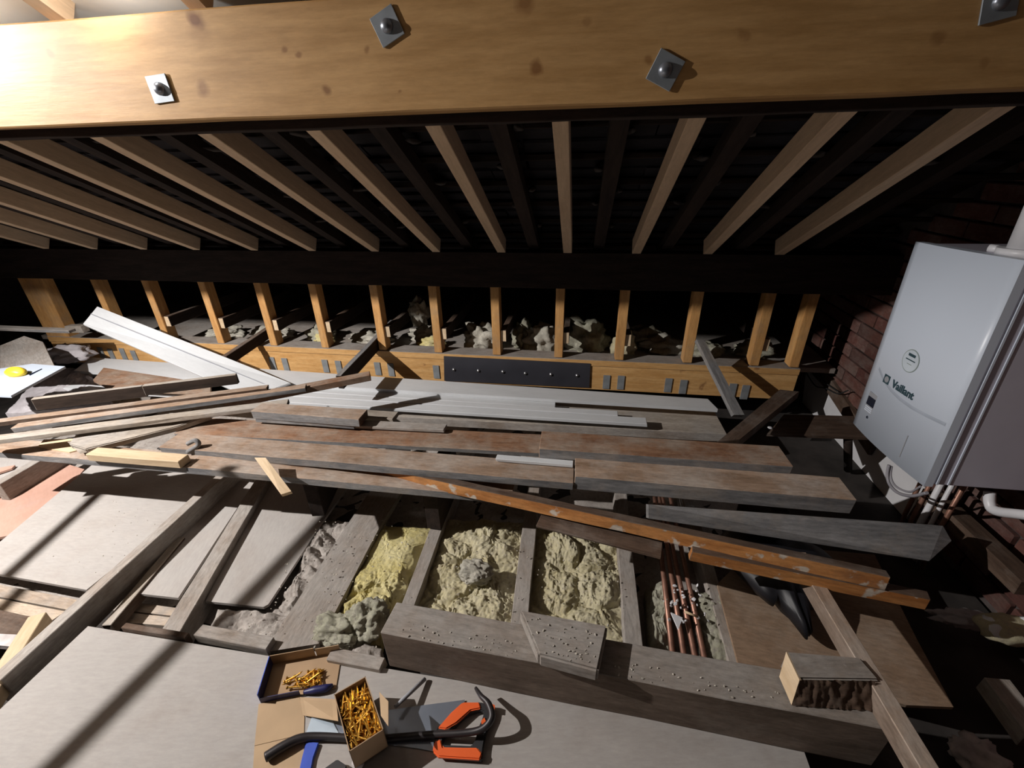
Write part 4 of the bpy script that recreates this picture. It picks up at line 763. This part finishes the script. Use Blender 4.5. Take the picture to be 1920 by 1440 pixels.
screws(m2, 150, (.004, .006), (L-.004, Ly-.004), H2*.58, H2*.82, 'yellow screw lying in the full brown box', 'screws in the full brown box', 4, 1.4)
# wrecking bar
tube('wrecking_bar', [(-0.758, 0.4902, 0.028),(-0.7265, 0.5178, 0.03),(-0.6924, 0.5421, 0.028),(-0.642, 0.5561, 0.024),(-0.4947, 0.5719, 0.024),(-0.3519, 0.5982, 0.03),(-0.2468, 0.6111, 0.045),(-0.1997, 0.6208, 0.06),(-0.1786, 0.6433, 0.075),(-0.1929, 0.6719, 0.08),(-0.2185, 0.6917, 0.075),(-0.2408, 0.7183, 0.06)], [.0125, .0125, .0115, .010, .009, .009, .009, .009, .0095, .009, .007, .0045], 'iron', None, 'black wrecking bar with a hooked right end across the sheet', 'crowbar', res=10)
# hand saw
saw = empty('hand_saw', (-0.2992, 0.6206, 0.02)); tag(saw, 'hand saw with orange and black handle and blue grey blade', 'saw'); bpy.context.view_layer.update()
slab('blade', [(-0.6806, 0.5921, 0.0165),(-0.4325, 0.6629, 0.0165),(-0.2723, 0.7054, 0.0165),(-0.274, 0.6389, 0.0165),(-0.3262, 0.5697, 0.0165),(-0.3696, 0.5708, 0.0165),(-0.5845, 0.5626, 0.0165)], .0015, 'blade', parent=saw)
ring_o = [(-0.3286, 0.5816, 0.03),(-0.3284, 0.6195, 0.03),(-0.3012, 0.6579, 0.03),(-0.274, 0.6909, 0.03),(-0.2256, 0.6991, 0.03),(-0.1814, 0.6968, 0.03),(-0.1816, 0.6652, 0.03),(-0.1924, 0.6284, 0.03),(-0.1939, 0.5934, 0.03),(-0.1908, 0.5654, 0.03),(-0.2523, 0.5601, 0.03),(-0.3171, 0.5639, 0.03)]
ring_i = [(-0.3066, 0.5872, 0.03),(-0.3029, 0.6051, 0.03),(-0.2786, 0.6369, 0.03),(-0.2496, 0.6679, 0.03),(-0.2245, 0.6796, 0.03),(-0.2083, 0.6764, 0.03),(-0.2104, 0.6572, 0.03),(-0.218, 0.6299, 0.03),(-0.2176, 0.6084, 0.03),(-0.2254, 0.5913, 0.03),(-0.2596, 0.5877, 0.03),(-0.2995, 0.5833, 0.03)]
bm = bmesh.new(); n = len(ring_o); vo = [bm.verts.new(p) for p in ring_o]; vi = [bm.verts.new(p) for p in ring_i]
lo_ = [bm.verts.new((p[0], p[1], .013)) for p in ring_o]; li = [bm.verts.new((p[0], p[1], .013)) for p in ring_i]
for i in range(n):
    j = (i+1) % n; bm.faces.new((vo[i], vo[j], vi[j], vi[i])); bm.faces.new((lo_[i], li[i], li[j], lo_[j])); bm.faces.new((vo[i], lo_[i], lo_[j], vo[j])); bm.faces.new((vi[i], vi[j], li[j], li[i]))
bmesh.ops.recalc_face_normals(bm, faces=bm.faces[:]); bmesh.ops.bevel(bm, geom=bm.edges[:], offset=.0025, segments=2, affect='EDGES')
me = bpy.data.meshes.new('handle'); bm.to_mesh(me); bm.free(); o = link('handle', me, 'rubber'); o.parent = saw; o.matrix_parent_inverse = Matrix.Translation(saw.location).inverted()
slab('grip', [(-0.3271, 0.6164, 0.034),(-0.3011, 0.6586, 0.034),(-0.2751, 0.69, 0.034),(-0.2265, 0.6969, 0.034),(-0.2184, 0.6812, 0.034),(-0.2472, 0.6716, 0.034),(-0.2793, 0.6349, 0.034),(-0.3031, 0.6172, 0.034)], .012, 'orange', parent=saw, bev=.003)
slab('grip', [(-0.311, 0.5934, 0.034),(-0.3263, 0.585, 0.034),(-0.3239, 0.5635, 0.034),(-0.3047, 0.5533, 0.034),(-0.1958, 0.5629, 0.034),(-0.1932, 0.5773, 0.034),(-0.2085, 0.5883, 0.034),(-0.2408, 0.5837, 0.034),(-0.3001, 0.5765, 0.034)], .012, 'orange', parent=saw, bev=.003)
slab('grip', [(-0.2116, 0.6497, 0.034),(-0.2047, 0.66, 0.034),(-0.1984, 0.6516, 0.034),(-0.204, 0.6351, 0.034)], .012, 'orange', parent=saw)
slab('grip', [(-0.1971, 0.6982, 0.034),(-0.1809, 0.6948, 0.034),(-0.1799, 0.6811, 0.034),(-0.1934, 0.6875, 0.034)], .012, 'orange', parent=saw)
# flat steel strip and blue tool
tube('steel_strip', [(-0.4555, 0.6412, 0.055),(-0.4056, 0.7423, 0.022)], .006, 'greyplastic', None, 'thin grey steel bar leaning against the long timber', 'bar', smooth=False, res=6)
bt_ = slab('blue_tool', [(-0.6868, 0.558, 0.02),(-0.6931, 0.5981, 0.02),(-0.6337, 0.6024, 0.02),(-0.5837, 0.5624, 0.02)], .006, 'steelblue', 'flat pale tool with a bright blue handle under the wrecking bar', 'tool', bev=.001)
slab('blue_handle', [(-0.6745, 0.5411, 0.022),(-0.6385, 0.5437, 0.022),(-0.6345, 0.5103, 0.022),(-0.6172, 0.4562, 0.022),(-0.6482, 0.4517, 0.022),(-0.6654, 0.5059, 0.022)], .010, 'blue', parent=bt_, bev=.002)
slab('grey_tool_end', [(-0.5887, 0.4882, 0.035),(-0.5656, 0.511, 0.035),(-0.5341, 0.5017, 0.035),(-0.5289, 0.4637, 0.035),(-0.5755, 0.4571, 0.035)], .02, 'rubber', 'dark grey tool end at the bottom edge below the screw boxes', 'tool', bev=.002)
lump('white_plug', (-0.5117, 0.5144, 0.015), (.016, .014, .014), 'concrete', 'small white plug at the bottom edge beside the grey tool end', 'plug', seed=3, sub=3, amp=.1)
# work light out of frame at upper left; unseen tubes added for floor shadows
wl = empty('work_light', LAMP+Vector((-.12, -.1, .05))); tag(wl, 'work light with added shadow-casting tubes, outside the upper left of the photo', 'lamp'); bpy.context.view_layer.update()
box('lamp_head', (-3.28, .24, 2.05), (-3.10, .38, 2.21), 'rubber', parent=wl, bev=.01)
tube('shadow_tube', [(-2.150, 0.901, 1.129), (-2.266, 0.199, 1.129)], .014, 'iron', wl, smooth=False)  # added out of view only to throw a slim shadow line
tube('shadow_tube', [(-2.705, 0.890, 1.129), (-2.617, 0.532, 1.129)], .014, 'iron', wl, smooth=False)
